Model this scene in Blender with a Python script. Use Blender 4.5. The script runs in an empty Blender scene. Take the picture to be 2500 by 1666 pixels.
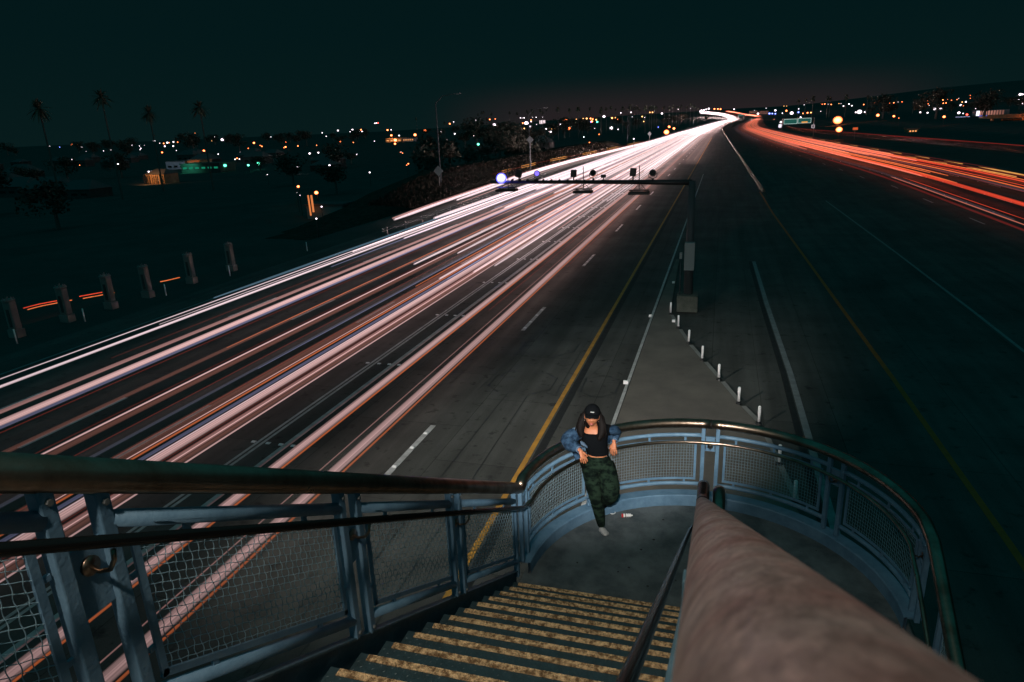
import bpy, bmesh, math, random
from math import sin, cos, pi, radians, atan, atan2, sqrt, hypot
from mathutils import Vector, Matrix, Euler
random.seed(7)
C = bpy.context.scene.collection
S = bpy.context.scene

# ---------------------------------------------------------------- camera
PITCH, ROLL, YAW = atan(527/1667), radians(2.4), -radians(17.2015)
f = Vector((0, cos(PITCH), -sin(PITCH))); r = Vector((1, 0, 0)); u = r.cross(f)
r2 = cos(ROLL)*r - sin(ROLL)*u; u2 = sin(ROLL)*r + cos(ROLL)*u
yr = Matrix.Rotation(-YAW, 3, 'Z')
f, r2, u2 = yr @ f, yr @ r2, yr @ u2
cd = bpy.data.cameras.new('camera'); cam = bpy.data.objects.new('camera', cd); C.objects.link(cam)
cam.matrix_world = Matrix(((r2.x, u2.x, -f.x, 0), (r2.y, u2.y, -f.y, 0), (r2.z, u2.z, -f.z, 9.0), (0, 0, 0, 1)))
cd.sensor_width = 36; cd.lens = 24.005; cd.clip_start = .02; cd.clip_end = 12000
cd.dof.use_dof = True; cd.dof.focus_distance = 9.0; cd.dof.aperture_fstop = 11
S.camera = cam

# ---------------------------------------------------------------- night sky
w = bpy.data.worlds.new('World'); S.world = w; w.use_nodes = True
nt = w.node_tree; nt.nodes.clear()
def N(t, k, **a):
    n = t.nodes.new(k)
    for q, v in a.items(): setattr(n, q, v)
    return n
out = N(nt, 'ShaderNodeOutputWorld'); bg = N(nt, 'ShaderNodeBackground')
tc = N(nt, 'ShaderNodeTexCoord'); sp = N(nt, 'ShaderNodeSeparateXYZ')
nt.links.new(tc.outputs['Generated'], sp.inputs[0])
# teal city-night sky, a little lighter low down
r1 = N(nt, 'ShaderNodeValToRGB'); e = r1.color_ramp.elements
e[0].position = 0.0; e[0].color = (.0024, .0108, .0112, 1); e[1].position = .45; e[1].color = (.0008, .0072, .0086, 1)
m = e.new(.12); m.color = (.0012, .0092, .0102, 1)
nt.links.new(sp.outputs['Z'], r1.inputs[0])
# warm skyglow over the city the freeway runs to (azimuth +Y)
dt = N(nt, 'ShaderNodeVectorMath', operation='DOT_PRODUCT'); dt.inputs[1].default_value = Vector((-.06, 1, .0)).normalized()
nt.links.new(tc.outputs['Generated'], dt.inputs[0])
mr = N(nt, 'ShaderNodeMapRange', interpolation_type='SMOOTHERSTEP'); mr.inputs[1].default_value = .93; mr.inputs[2].default_value = 1.0
nt.links.new(dt.outputs['Value'], mr.inputs[0])
ez = N(nt, 'ShaderNodeMapRange', interpolation_type='SMOOTHERSTEP'); ez.inputs[1].default_value = .07; ez.inputs[2].default_value = 0.0
nt.links.new(sp.outputs['Z'], ez.inputs[0])
mu = N(nt, 'ShaderNodeMath', operation='MULTIPLY'); nt.links.new(mr.outputs[0], mu.inputs[0]); nt.links.new(ez.outputs[0], mu.inputs[1])
mx = N(nt, 'ShaderNodeMix', data_type='RGBA'); nt.links.new(mu.outputs[0], mx.inputs[0])
nt.links.new(r1.outputs[0], mx.inputs[6]); mx.inputs[7].default_value = (.019, .0145, .0160, 1)
nt.links.new(mx.outputs[2], bg.inputs[0]); bg.inputs[1].default_value = 1.0
nt.links.new(bg.outputs[0], out.inputs[0])

def lamp(name, kind, loc, target, energy, color, size=.2, cone=None, blend=.5):
    d = bpy.data.lights.new(name, kind); d.energy = energy; d.color = color
    if kind == 'SUN': d.angle = size
    else: d.shadow_soft_size = size
    if kind == 'SPOT': d.spot_size = radians(cone); d.spot_blend = blend
    o = bpy.data.objects.new(name, d); C.objects.link(o); o.location = loc
    o.rotation_euler = (Vector(target) - Vector(loc)).to_track_quat('-Z', 'Y').to_euler()
    return o
sun = lamp('teal_fill_light', 'SUN', (0, 0, 60), (1.5, 2.5, 50), .22, (.05, .84, .97), radians(150))  # added teal fill lifting the dark ground, far stronger than the sky
# unseen flash at the camera, lamps above the stair and on the overpass behind: they light the far half of the landing, the stair and the concrete in front of the overpass
lamp('camera_flash', 'SPOT', (-.12, -.18, 9.42), (-1.35, 6.9, 7.15), 3300, (1, .97, .93), .05, 39, .5)  # small unseen flash just above the camera
lamp('stair_lamp', 'SPOT', (-1.0, -1.3, 12.0), (-.55, 1.9, 6.8), 860, (1, .88, .74), .15, 50, .9)
lamp('overpass_lamp', 'SPOT', (-2.2, -3.4, 13.0), (-2.2, 10.4, 5.75), 7000, (1, .89, .84), .9, 22, .6)
lamp('overpass_floodlight', 'SPOT', (-16, -8, 14), (-5.0, 17.6, 0), 29000, (1, .95, .88), .25, 25, 1.0)

vs = S.view_settings; vs.view_transform = 'Standard'; vs.look = 'None'; vs.gamma = 1; vs.exposure = 0
vs.use_curve_mapping = False
S.cycles.transparent_max_bounces = 64; S.cycles.max_bounces = 5; S.cycles.diffuse_bounces = 2; S.cycles.glossy_bounces = 3
S.cycles.sample_clamp_indirect = 3; S.cycles.use_denoising = True

# ---------------------------------------------------------------- materials
def mat(name, col, rough=.6, metal=0, noise=None, bump=None, col2=None, scale=None, spec=None, tight=.18):
    m = bpy.data.materials.new(name); m.use_nodes = True; t = m.node_tree; b = t.nodes['Principled BSDF']
    b.inputs['Base Color'].default_value = (*col, 1); b.inputs['Roughness'].default_value = rough; b.inputs['Metallic'].default_value = metal
    if spec is not None: b.inputs['Specular IOR Level'].default_value = spec
    if noise or bump:
        g = N(t, 'ShaderNodeNewGeometry')
        mp = N(t, 'ShaderNodeMapping'); mp.inputs['Scale'].default_value = scale or (1, 1, 1)
        t.links.new(g.outputs['Position'], mp.inputs[0])
    if noise:
        n = N(t, 'ShaderNodeTexNoise'); n.inputs['Scale'].default_value = noise; n.inputs['Detail'].default_value = 8; n.inputs['Roughness'].default_value = .65
        t.links.new(mp.outputs[0], n.inputs['Vector'])
        c = N(t, 'ShaderNodeValToRGB'); c.color_ramp.elements[0].position = .5-tight; c.color_ramp.elements[1].position = .5+tight
        c.color_ramp.elements[0].color = (*(col2 or [v*.6 for v in col]), 1); c.color_ramp.elements[1].color = (*col, 1)
        t.links.new(n.outputs['Fac'], c.inputs[0]); t.links.new(c.outputs[0], b.inputs['Base Color'])
        rr = N(t, 'ShaderNodeMapRange'); rr.inputs[3].default_value = min(1, rough+.12); rr.inputs[4].default_value = max(.05, rough-.1)
        t.links.new(n.outputs['Fac'], rr.inputs[0]); t.links.new(rr.outputs[0], b.inputs['Roughness'])
    if bump:
        n2 = N(t, 'ShaderNodeTexNoise'); n2.inputs['Scale'].default_value = bump[0]; n2.inputs['Detail'].default_value = 6
        t.links.new(mp.outputs[0], n2.inputs['Vector'])
        bp = N(t, 'ShaderNodeBump'); bp.inputs['Strength'].default_value = bump[1]; bp.inputs['Distance'].default_value = .01
        t.links.new(n2.outputs['Fac'], bp.inputs['Height']); t.links.new(bp.outputs[0], b.inputs['Normal'])
    return m
def emit(name, col, s, sample='AUTO'):
    m = bpy.data.materials.new(name); m.use_nodes = True; t = m.node_tree; t.nodes.clear()
    o = N(t, 'ShaderNodeOutputMaterial'); em = N(t, 'ShaderNodeEmission'); em.inputs[0].default_value = (*col, 1); em.inputs[1].default_value = s
    t.links.new(em.outputs[0], o.inputs[0]); m.cycles.emission_sampling = sample
    return m
def glow(name, col, s, sharp=3.0):
    """a lamp globe with its glow: burnt out in the middle, coloured and fading at the rim"""
    m = bpy.data.materials.new(name); m.use_nodes = True; t = m.node_tree; t.nodes.clear()
    o = N(t, 'ShaderNodeOutputMaterial'); em = N(t, 'ShaderNodeEmission'); em.inputs[0].default_value = (*col, 1)
    lw = N(t, 'ShaderNodeLayerWeight'); lw.inputs[0].default_value = .5
    inv = N(t, 'ShaderNodeMath', operation='SUBTRACT'); inv.inputs[0].default_value = 1; t.links.new(lw.outputs['Facing'], inv.inputs[1])
    pw = N(t, 'ShaderNodeMath', operation='POWER'); t.links.new(inv.outputs[0], pw.inputs[0]); pw.inputs[1].default_value = sharp
    mu_ = N(t, 'ShaderNodeMath', operation='MULTIPLY'); t.links.new(pw.outputs[0], mu_.inputs[0]); mu_.inputs[1].default_value = s; t.links.new(mu_.outputs[0], em.inputs[1])
    tr = N(t, 'ShaderNodeBsdfTransparent'); ad = N(t, 'ShaderNodeAddShader')
    t.links.new(tr.outputs[0], ad.inputs[0]); t.links.new(em.outputs[0], ad.inputs[1]); t.links.new(ad.outputs[0], o.inputs[0]); m.cycles.emission_sampling = 'NONE'
    return m
def trail_mat(name, col, s, near=.28, power=.95, soft=.9, cap=1.9, dash=None):
    """glow of passing vehicle lamps: soft-edged, and stronger down the road where the beams face the overpass"""
    m = bpy.data.materials.new(name); m.use_nodes = True; t = m.node_tree; t.nodes.clear()
    o = N(t, 'ShaderNodeOutputMaterial'); em = N(t, 'ShaderNodeEmission'); em.inputs[0].default_value = (*col, 1)
    g = N(t, 'ShaderNodeNewGeometry'); sx = N(t, 'ShaderNodeSeparateXYZ'); t.links.new(g.outputs['Position'], sx.inputs[0])
    d1 = N(t, 'ShaderNodeMath', operation='DIVIDE'); t.links.new(sx.outputs['Y'], d1.inputs[0]); d1.inputs[1].default_value = 32
    mx1 = N(t, 'ShaderNodeMath', operation='MAXIMUM'); t.links.new(d1.outputs[0], mx1.inputs[0]); mx1.inputs[1].default_value = near
    mn1 = N(t, 'ShaderNodeMath', operation='MINIMUM'); t.links.new(mx1.outputs[0], mn1.inputs[0]); mn1.inputs[1].default_value = cap
    pw = N(t, 'ShaderNodeMath', operation='POWER'); t.links.new(mn1.outputs[0], pw.inputs[0]); pw.inputs[1].default_value = power
    lw = N(t, 'ShaderNodeLayerWeight'); lw.inputs[0].default_value = .5
    inv = N(t, 'ShaderNodeMath', operation='SUBTRACT'); inv.inputs[0].default_value = 1; t.links.new(lw.outputs['Facing'], inv.inputs[1])
    sf = N(t, 'ShaderNodeMath', operation='POWER'); t.links.new(inv.outputs[0], sf.inputs[0]); sf.inputs[1].default_value = soft
    a = N(t, 'ShaderNodeMath', operation='MULTIPLY'); t.links.new(pw.outputs[0], a.inputs[0]); t.links.new(sf.outputs[0], a.inputs[1])
    b = N(t, 'ShaderNodeMath', operation='MULTIPLY'); t.links.new(a.outputs[0], b.inputs[0]); b.inputs[1].default_value = s*.5
    last = b
    # streaks along the trail
    mp = N(t, 'ShaderNodeMapping'); mp.inputs['Scale'].default_value = (34, .015, 34); t.links.new(g.outputs['Position'], mp.inputs[0])
    n = N(t, 'ShaderNodeTexNoise'); n.inputs['Scale'].default_value = 1; n.inputs['Detail'].default_value = 2; t.links.new(mp.outputs[0], n.inputs['Vector'])
    r_ = N(t, 'ShaderNodeMapRange'); r_.inputs[1].default_value = .3; r_.inputs[2].default_value = .7; r_.inputs[3].default_value = .45; r_.inputs[4].default_value = 1.45
    t.links.new(n.outputs['Fac'], r_.inputs[0])
    c = N(t, 'ShaderNodeMath', operation='MULTIPLY'); t.links.new(last.outputs[0], c.inputs[0]); t.links.new(r_.outputs[0], c.inputs[1])
    t.links.new(c.outputs[0], em.inputs[1])
    tr = N(t, 'ShaderNodeBsdfTransparent'); ad = N(t, 'ShaderNodeAddShader')
    t.links.new(tr.outputs[0], ad.inputs[0]); t.links.new(em.outputs[0], ad.inputs[1]); t.links.new(ad.outputs[0], o.inputs[0])
    return m

M = dict(
 blue=mat('blue_grey_paint', (.135, .24, .34), .5, 0, 6, (60, .25), (.09, .175, .26), None, None, .12),
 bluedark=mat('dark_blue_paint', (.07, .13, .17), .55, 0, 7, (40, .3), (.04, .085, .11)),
 wire=mat('galvanised_wire', (.22, .33, .39), .5, .1),
 steel=mat('brushed_steel', (.36, .265, .20), .30, 1, 4, (90, .06), (.17, .12, .085), (1, 1, 1), None, .13),
 pipe=mat('worn_steel_pipe', (.60, .48, .43), .38, .8, 7, None, (.19, .155, .14), (3.2, 1.1, 2.6), None, .12), darksteel=mat('dark_handrail_steel', (.035, .032, .030), .22, .9),
 tread=mat('dark_teal_tread_plate', (.045, .085, .10), .5, .2, 12, (70, .3), (.03, .055, .062)),
 yellow=mat('worn_yellow_grit', (.88, .60, .33), .8, 0, 26, (140, .9), (.22, .13, .065), None, .2, .09),
 floor=mat('landing_concrete', (.135, .155, .16), .8, 0, 2.6, (90, .35), (.06, .075, .08), None, .3, .13),
 conc=mat('concrete', (.26, .25, .23), .85, 0, 1.2, (30, .4), (.17, .165, .15)),
 road=None,
 gore=mat('gore_concrete', (.15, .13, .11), .85, 0, .7, (25, .3), (.10, .088, .075)),
 asphalt=mat('dark_asphalt_joint', (.012, .013, .013), .8, 0, 3, (40, .4)),
 seal=mat('crack_sealant', (.012, .013, .013), .6),
 white=mat('worn_white_road_paint', (.55, .55, .54), .7, 0, 2.6, None, (.30, .30, .29)),
 orange=mat('yellow_road_paint', (.56, .27, .035), .7, 0, 3, None, (.34, .165, .03)),
 plastic=mat('white_plastic', (.88, .86, .86), .4),
 dirt=mat('dry_ground', (.095, .095, .088), .95, 0, .15, (3, .6), (.07, .07, .066), spec=0),
 bark=mat('bark', (.13, .13, .12), .95, spec=0),
 leaf=mat('dark_foliage', (.07, .075, .06), .9, spec=0),
 palm=mat('palm_fronds', (.10, .12, .09), .9, spec=0),
 dry=mat('dry_brush', (.065, .055, .045), .95, 0, 1.5, None, (.03, .028, .024), spec=0),
 black=mat('black_metal', (.012, .012, .013), .5),
 galv=mat('galvanised_steel', (.25, .26, .26), .5, .6, 4, None, (.18, .19, .19)),
 panel=mat('grey_cabinet_paint', (.22, .25, .25), .6),
 skin=mat('skin', (.48, .175, .08), .5, 0, 8, None, (.42, .15, .07)),
 top=mat('black_cotton', (.004, .005, .006), .95, spec=.05),
 denim=mat('blue_denim', (.036, .075, .13), .9, 0, 14, (90, .6), (.008, .022, .045), None, .12, .09),
 denimlight=mat('pale_denim', (.09, .14, .20), .85, 0, 30, (160, .4), (.08, .14, .22)),
 camo=mat('camouflage_cloth', (.012, .024, .015), .95, 0, 9, (50, .4), (.002, .005, .004), (1, 1, 2.2), .08, .06),
 hair=mat('black_hair', (.008, .006, .005), .6, 0, 40, (120, .5), (.003, .002, .002), None, .12),
 cap=mat('black_cap', (.004, .005, .006), .9, spec=.06),
 lips=mat('lips', (.30, .07, .055), .4), eye=mat('eyelids', (.10, .045, .03), .5),
 shoe=mat('white_shoe', (.30, .30, .29), .6), silver=mat('silver', (.8, .8, .8), .2, 1),
 red=mat('red_label', (.5, .03, .03), .4), paper=mat('white_wrapper', (.8, .78, .76), .5),
 green=mat('green_sign_sheet', (.01, .22, .15), .4), signyellow=mat('yellow_sign_sheet', (.7, .33, .02), .4),
 orangedim=mat('dimmed_yellow_road_paint', (.60, .11, .01), .8, 0, 3, None, (.45, .09, .01)), whitedim=mat('dimmed_white_road_paint', (.26, .26, .26), .8, 0, 3, None, (.16, .16, .16)), darkgalv=mat('dimmed_galv_steel', (.05, .065, .07), .7, .3), baseconc=mat('dimmed_concrete', (.10, .11, .09), .9, 0, 3, None, (.05, .06, .05)),  # darker copies of line paint, steel and concrete standing in for weaker light
 bwall=mat('pale_building_wall', (.30, .31, .34), .8, 0, .4), bdark=mat('dark_building_wall', (.11, .11, .105), .9, 0, .3, spec=0), roof=mat('dark_roof', (.11, .11, .11), .95, spec=0),
 stucco=mat('orange_lit_stucco', (.40, .26, .14), .85, 0, .6), glass=mat('dark_glass', (.01, .014, .016), .15),
)
# road concrete: slab to slab tone, oil darkened lane centres, long streaks
def road_mat():
    m = bpy.data.materials.new('grooved_road_concrete'); m.use_nodes = True; t = m.node_tree; b = t.nodes['Principled BSDF']
    g = N(t, 'ShaderNodeNewGeometry')
    def noise(sc, s, d=6):
        mp = N(t, 'ShaderNodeMapping'); mp.inputs['Scale'].default_value = sc; t.links.new(g.outputs['Position'], mp.inputs[0])
        n = N(t, 'ShaderNodeTexNoise'); n.inputs['Scale'].default_value = s; n.inputs['Detail'].default_value = d; n.inputs['Roughness'].default_value = .6
        t.links.new(mp.outputs[0], n.inputs['Vector']); return n.outputs['Fac']
    def ramp(x, a, b_, p0=.3, p1=.7):
        c = N(t, 'ShaderNodeValToRGB'); c.color_ramp.elements[0].position = p0; c.color_ramp.elements[1].position = p1
        c.color_ramp.elements[0].color = (a, a, a, 1); c.color_ramp.elements[1].color = (b_, b_, b_, 1); t.links.new(x, c.inputs[0]); return c.outputs[0]
    def mul(a, b_):
        x = N(t, 'ShaderNodeMix', data_type='RGBA', blend_type='MULTIPLY'); x.inputs[0].default_value = 1
        t.links.new(a, x.inputs[6]); t.links.new(b_, x.inputs[7]); return x.outputs[2]
    base = N(t, 'ShaderNodeRGB'); base.outputs[0].default_value = (.102, .100, .091, 1)
    c = mul(base.outputs[0], ramp(noise((1, .045, 1), 1.4, 5), .60, 1.12))       # long streaks
    c = mul(c, ramp(noise((1, 1, 1), .33, 4), .62, 1.1))                         # patches
    c = mul(c, ramp(noise((1, 1, 1), 26, 3), .82, 1.1, .25, .75))                # grain
    c = mul(c, ramp(noise((1, 1, 1), 2.3, 8), .35, 1.0, .30, .42))               # spots of oil
    vo = N(t, 'ShaderNodeTexBrick'); mp = N(t, 'ShaderNodeMapping'); mp.inputs['Rotation'].default_value = (0, 0, pi/2)
    t.links.new(g.outputs['Position'], mp.inputs[0]); t.links.new(mp.outputs[0], vo.inputs['Vector'])
    vo.inputs['Scale'].default_value = 1; vo.inputs['Mortar Size'].default_value = .012; vo.inputs['Brick Width'].default_value = 4.6; vo.inputs['Row Height'].default_value = 3.72
    vo.inputs['Color1'].default_value = (1, 1, 1, 1); vo.inputs['Color2'].default_value = (.80, .80, .80, 1); vo.inputs['Mortar'].default_value = (.4, .4, .4, 1); vo.offset = .5
    c = mul(c, vo.outputs['Color'])
    t.links.new(c, b.inputs['Base Color']); b.inputs['Roughness'].default_value = .8; b.inputs['Specular IOR Level'].default_value = .25
    bp = N(t, 'ShaderNodeBump'); bp.inputs['Strength'].default_value = .25; bp.inputs['Distance'].default_value = .01
    t.links.new(noise((6, 1, 1), 8, 4), bp.inputs['Height']); t.links.new(bp.outputs[0], b.inputs['Normal'])
    return m
M['road'] = road_mat()
def pipe_mat():
    m = bpy.data.materials.new('scuffed_steel_pipe'); m.use_nodes = True; t = m.node_tree; b = t.nodes['Principled BSDF']; g = N(t, 'ShaderNodeNewGeometry')
    def nz_(sc, rot, s, d, p0, p1):
        mp = N(t, 'ShaderNodeMapping'); mp.inputs['Scale'].default_value = sc; mp.inputs['Rotation'].default_value = rot; t.links.new(g.outputs['Position'], mp.inputs[0])
        n = N(t, 'ShaderNodeTexNoise'); n.inputs['Scale'].default_value = s; n.inputs['Detail'].default_value = d; n.inputs['Roughness'].default_value = .7; n.inputs['Distortion'].default_value = .6
        t.links.new(mp.outputs[0], n.inputs['Vector']); r_ = N(t, 'ShaderNodeMapRange'); r_.inputs[1].default_value = p0; r_.inputs[2].default_value = p1; t.links.new(n.outputs['Fac'], r_.inputs[0]); return r_.outputs[0]
    smear = nz_((1.0, .12, .8), (.1, .05, .15), 11, 6, .28, .70); scr = nz_((6, .5, 5), (0, .3, .35), 22, 4, .35, .7); blot = nz_((1, 1, 1), (0, 0, 0), 5, 3, .40, .62)
    c = N(t, 'ShaderNodeMix', data_type='RGBA'); c.inputs[6].default_value = (.22, .195, .18, 1); c.inputs[7].default_value = (.74, .60, .56, 1); t.links.new(smear, c.inputs[0])
    c2 = N(t, 'ShaderNodeMix', data_type='RGBA', blend_type='MULTIPLY'); c2.inputs[0].default_value = .55; t.links.new(c.outputs[2], c2.inputs[6])
    k = N(t, 'ShaderNodeCombineColor'); [t.links.new(scr, k.inputs[i]) for i in range(3)]; t.links.new(k.outputs[0], c2.inputs[7])
    c3 = N(t, 'ShaderNodeMix', data_type='RGBA', blend_type='MULTIPLY'); t.links.new(blot, c3.inputs[0]); t.links.new(c2.outputs[2], c3.inputs[6]); c3.inputs[7].default_value = (.80, .58, .56, 1)
    t.links.new(c3.outputs[2], b.inputs['Base Color']); b.inputs['Metallic'].default_value = .8
    r_ = N(t, 'ShaderNodeMapRange'); r_.inputs[3].default_value = .62; r_.inputs[4].default_value = .33; t.links.new(smear, r_.inputs[0]); t.links.new(r_.outputs[0], b.inputs['Roughness'])
    return m
M['pipe'] = pipe_mat()

# ---------------------------------------------------------------- mesh helpers
class MB:
    def __init__(s): s.v = []; s.f = []; s.smooth = False
    def box(s, c, d, rot=None):
        n = len(s.v); R = rot or Matrix.Identity(3)
        for x in (-.5, .5):
            for y in (-.5, .5):
                for z in (-.5, .5): s.v.append(Vector(c) + R @ Vector((x*d[0], y*d[1], z*d[2])))
        for q in ((0,1,3,2),(4,6,7,5),(0,4,5,1),(2,3,7,6),(0,2,6,4),(1,5,7,3)): s.f.append(tuple(n+i for i in q))
        return s
    def quad(s, *p):
        n = len(s.v); s.v += [Vector(q) for q in p]; s.f.append(tuple(range(n, n+len(p)))); return s
    def tube(s, pts, rad, sides=8, caps=True, close=False):
        P = [Vector(p) for p in pts]; n0 = len(s.v); k = len(P); up = None
        for i, p in enumerate(P):
            a = P[(i-1) % k] if (i > 0 or close) else p; b = P[(i+1) % k] if (i < k-1 or close) else p
            d = (b-a).normalized()
            if up is None:
                up = Vector((0, 0, 1)) if abs(d.z) < .9 else Vector((1, 0, 0))
            x = d.cross(up).normalized(); up = x.cross(d).normalized()
            R = rad[i] if isinstance(rad, (list, tuple)) else rad
            for j in range(sides):
                t = 2*pi*j/sides; s.v.append(p + R*(cos(t)*x + sin(t)*up))
        for i in range(k if close else k-1):
            for j in range(sides):
                a = n0+i*sides+j; b = n0+i*sides+(j+1) % sides; c = n0+((i+1) % k)*sides+(j+1) % sides; d = n0+((i+1) % k)*sides+j
                s.f.append((a, b, c, d))
        if caps and not close:
            s.f.append(tuple(n0+j for j in range(sides))[::-1]); s.f.append(tuple(n0+(k-1)*sides+j for j in range(sides)))
        return s
    def build(s, name, m, parent=None, smooth=None, bevel=0, kind=None):
        me = bpy.data.meshes.new(name); me.from_pydata([tuple(v) for v in s.v], [], s.f); me.validate()
        for x in (m if isinstance(m, list) else [m]): me.materials.append(x)
        o = bpy.data.objects.new(name, me); C.objects.link(o)
        if smooth: me.polygons.foreach_set('use_smooth', [True]*len(me.polygons))
        if bevel:
            b = o.modifiers.new('bevel', 'BEVEL'); b.width = bevel; b.segments = 2; b.limit_method = 'ANGLE'
        if parent: o.parent = parent
        if kind: o['kind'] = kind
        return o
def tag(o, label=None, cat=None, group=None, kind=None):
    if label: o['label'] = label
    if cat: o['category'] = cat
    if group: o['group'] = group
    if kind: o['kind'] = kind
    return o
def thing(name, label, cat, loc=(0, 0, 0), group=None):
    o = bpy.data.objects.new(name, None); C.objects.link(o); o.location = loc; o.empty_display_size = .2
    return tag(o, label, cat, group)
def local(o, parent):       # keep world placement under a parent that is not at the origin
    o.parent = parent; o.matrix_parent_inverse = Matrix.Translation(-parent.location); return o
def interp(T, y):
    if y <= T[0][0]: return T[0][1]
    for (a, p), (b, q) in zip(T, T[1:]):
        if y <= b:
            t = (y-a)/(b-a); t = t*t*(3-2*t) if False else t
            return p+(q-p)*t
    return T[-1][1]
def spline(T, y):           # smooth (Catmull-Rom style) version of the table
    k = [a for a, _ in T]
    if y <= k[0]: return T[0][1]
    if y >= k[-1]: return T[-1][1]
    i = max(j for j in range(len(k)-1) if k[j] <= y)
    def m_(j):
        if j == 0 or j == len(T)-1: return 0
        return (T[j+1][1]-T[j-1][1])/(T[j+1][0]-T[j-1][0])
    hh = T[i+1][0]-T[i][0]; t = (y-T[i][0])/hh
    return (2*t**3-3*t*t+1)*T[i][1]+(t**3-2*t*t+t)*hh*m_(i)+(-2*t**3+3*t*t)*T[i+1][1]+(t**3-t*t)*hh*m_(i+1)
def sm(a, b, x):
    t = max(0, min(1, (x-a)/(b-a))); return t*t*(3-2*t)
def hgt(x, y):
    z = -3*sm(-35, -41, x)-5*sm(-60, -200, x); z *= 1-.6*sm(900, 2500, y)
    z += 2.5*sm(62, 90, x); z += sm(1500, 5200, y)*55*sm(-2600, 0, x); z += 85*sm(900, 3600, y)*sm(250, 1700, x)
    return z
CL = [(350, 0), (484, 2), (651, 5), (1071, 14), (1568, 34), (1800, 33), (2100, 10), (2400, -35), (2700, -60)]
ZL = [(1300, 0), (1568, 1.2), (1800, 5), (2100, 13), (2400, 20.5), (2700, 23)]
CR = [(80, 0), (110, -.3), (158, -2.5), (257, -6.2), (400, -8.9), (510, -9.6), (650, -6.3), (860, 2.3), (1150, 16), (1500, 34), (1800, 52), (2050, 60), (2300, 38), (2700, 20), (3100, -20)]
ZR = [(1300, 0), (1800, .8), (2050, 4.5), (2300, 9.5), (2700, 16.5), (3100, 27)]
# ---------------------------------------------------------------- ground
def ground():
    xs = [-9000, -6000, -4000, -2600, -1800, -1300, -900, -600, -400, -280, -200, -150, -110, -80, -62, -55, -50, -46, -42, -39.5, -38, -36.5, -35, -34, -20, 0, 20, 45, 62, 70, 80, 90, 130, 200, 250, 320, 420, 560, 750, 1000, 1300, 1700, 2300, 3200, 4500, 6500, 9000]
    ys = [-300, -60, 0, 40, 80, 130, 200, 300, 420, 560, 720, 900, 1100, 1300, 1500, 1700, 1900, 2150, 2400, 2700, 3100, 3600, 4200, 5200, 6800, 9500]
    b = MB()
    for y in ys:
        for x in xs: b.v.append(Vector((x, y, hgt(x, y)-.10-.0004*max(0, y-300))))
    n = len(xs)
    for j in range(len(ys)-1):
        for i in range(n-1): a = j*n+i; b.f.append((a, a+1, a+n+1, a+n))
    return tag(b.build('ground', M['dirt'], smooth=True), kind='structure')
ground()
YS = [-40, -20, -5, 5, 15, 25, 35, 50, 70, 90, 110, 135, 160, 190, 225, 260, 300, 350, 400, 450, 500, 550, 600, 660, 730, 800, 880, 960, 1050, 1150, 1280, 1420, 1560, 1680, 1800, 1900, 2000, 2100, 2200, 2300, 2400, 2550, 2700, 2900, 3100]
def strip(name, x0, x1, T, Z, z, m, y0=-40, y1=3100, kind='structure', ys=YS):
    b = MB(); yy = [y0]+[y for y in ys if y0 < y < y1]+[y1]
    for i, y in enumerate(yy):
        o, zz = spline(T, y), spline(Z, y)+z
        b.v += [Vector((x0+o, y, zz)), Vector((x1+o, y, zz))]
        if i: k = 2*i; b.f.append((k-2, k-1, k+1, k))
    o = b.build(name, m)
    if kind: o['kind'] = kind
    return o
STR = [(0, 0)]
strip('road', -30.6, 1.6, CL, ZL, 0.0, M['road'], y1=2600)
b = MB(); yy = [-40]+[y for y in YS if -40 < y < 3100]+[3100]
for i, y in enumerate(yy):
    zz = spline(ZR, y); t_ = sm(550, 650, y); xi = (1.62+spline(CL, y))*(1-t_)+(15+spline(CR, y))*t_
    b.v += [Vector((xi, y, zz)), Vector((41+spline(CR, y), y, zz))]
    if i: k = 2*i; b.f.append((k-2, k-1, k+1, k))
tag(b.build('road', M['road']), kind='structure')
# painted lines and joints, 4 mm up
def line(x, w_, m, y0=-30, y1=900, T=CL, Z=ZL, z=.006): return strip('road_marking', x-w_/2, x+w_/2, T, Z, z, m, y0, y1)
tagm = lambda o: o
line(-4.88, .15, M['orange'], y1=330)
line(-4.62, .24, M['asphalt'], y1=330, z=.005)
for x in (-13.28, -13.10): line(x, .10, M['white'])
line(-12.27, .22, M['white'])
line(-28.2, .16, M['whitedim'])
line(-2.86, .11, M['white'], y1=120, z=.007)
line(2.62, .20, M['whitedim'], T=[(0, 0), (18, .25), (30, .0), (45, -.35)], Z=STR, y1=46)
line(2.38, .20, M['asphalt'], T=[(0, 0), (18, .25), (30, .0), (45, -.35)], Z=STR, y1=46, z=.005)
line(6.2, .17, M['orangedim'], T=[(0, .15), (18, .08), (36, -.4), (90, -1.6)], Z=STR, y1=90)  # paint reddened to offset the teal fill
line(11.3, .14, M['whitedim'], T=[(0, 0), (40, .05), (120, -1)], Z=STR, y1=80)
for x in (-8.38, -16.9, -20.6, -24.4):       # lane dashes, 3.6 m every 14.6 m
    b = MB()
    for k in range(40):
        y0 = -1.0+14.75*k+.3
        b.quad((x-.09, y0, .006), (x+.09, y0, .006), (x+.09, y0+4.2, .006), (x-.09, y0+4.2, .006))
    tag(b.build('lane_dashes', M['white']), kind='structure')
for x, T, dx in ((19.3, CR, 0), (26.8, CR, 0), (30.6, CR, 0)):
    b = MB()
    for k in range(30):
        y0 = 48+14.75*k; o = spline(T, y0+2)+(.9 if x < 20 and y0 < 100 else 0)
        b.quad((x-.07+o, y0, .006), (x+.07+o, y0, .006), (x+.07+o, y0+3.7, .006), (x-.07+o, y0+3.7, .006))
    tag(b.build('lane_dashes', M['white']), kind='structure')
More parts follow.
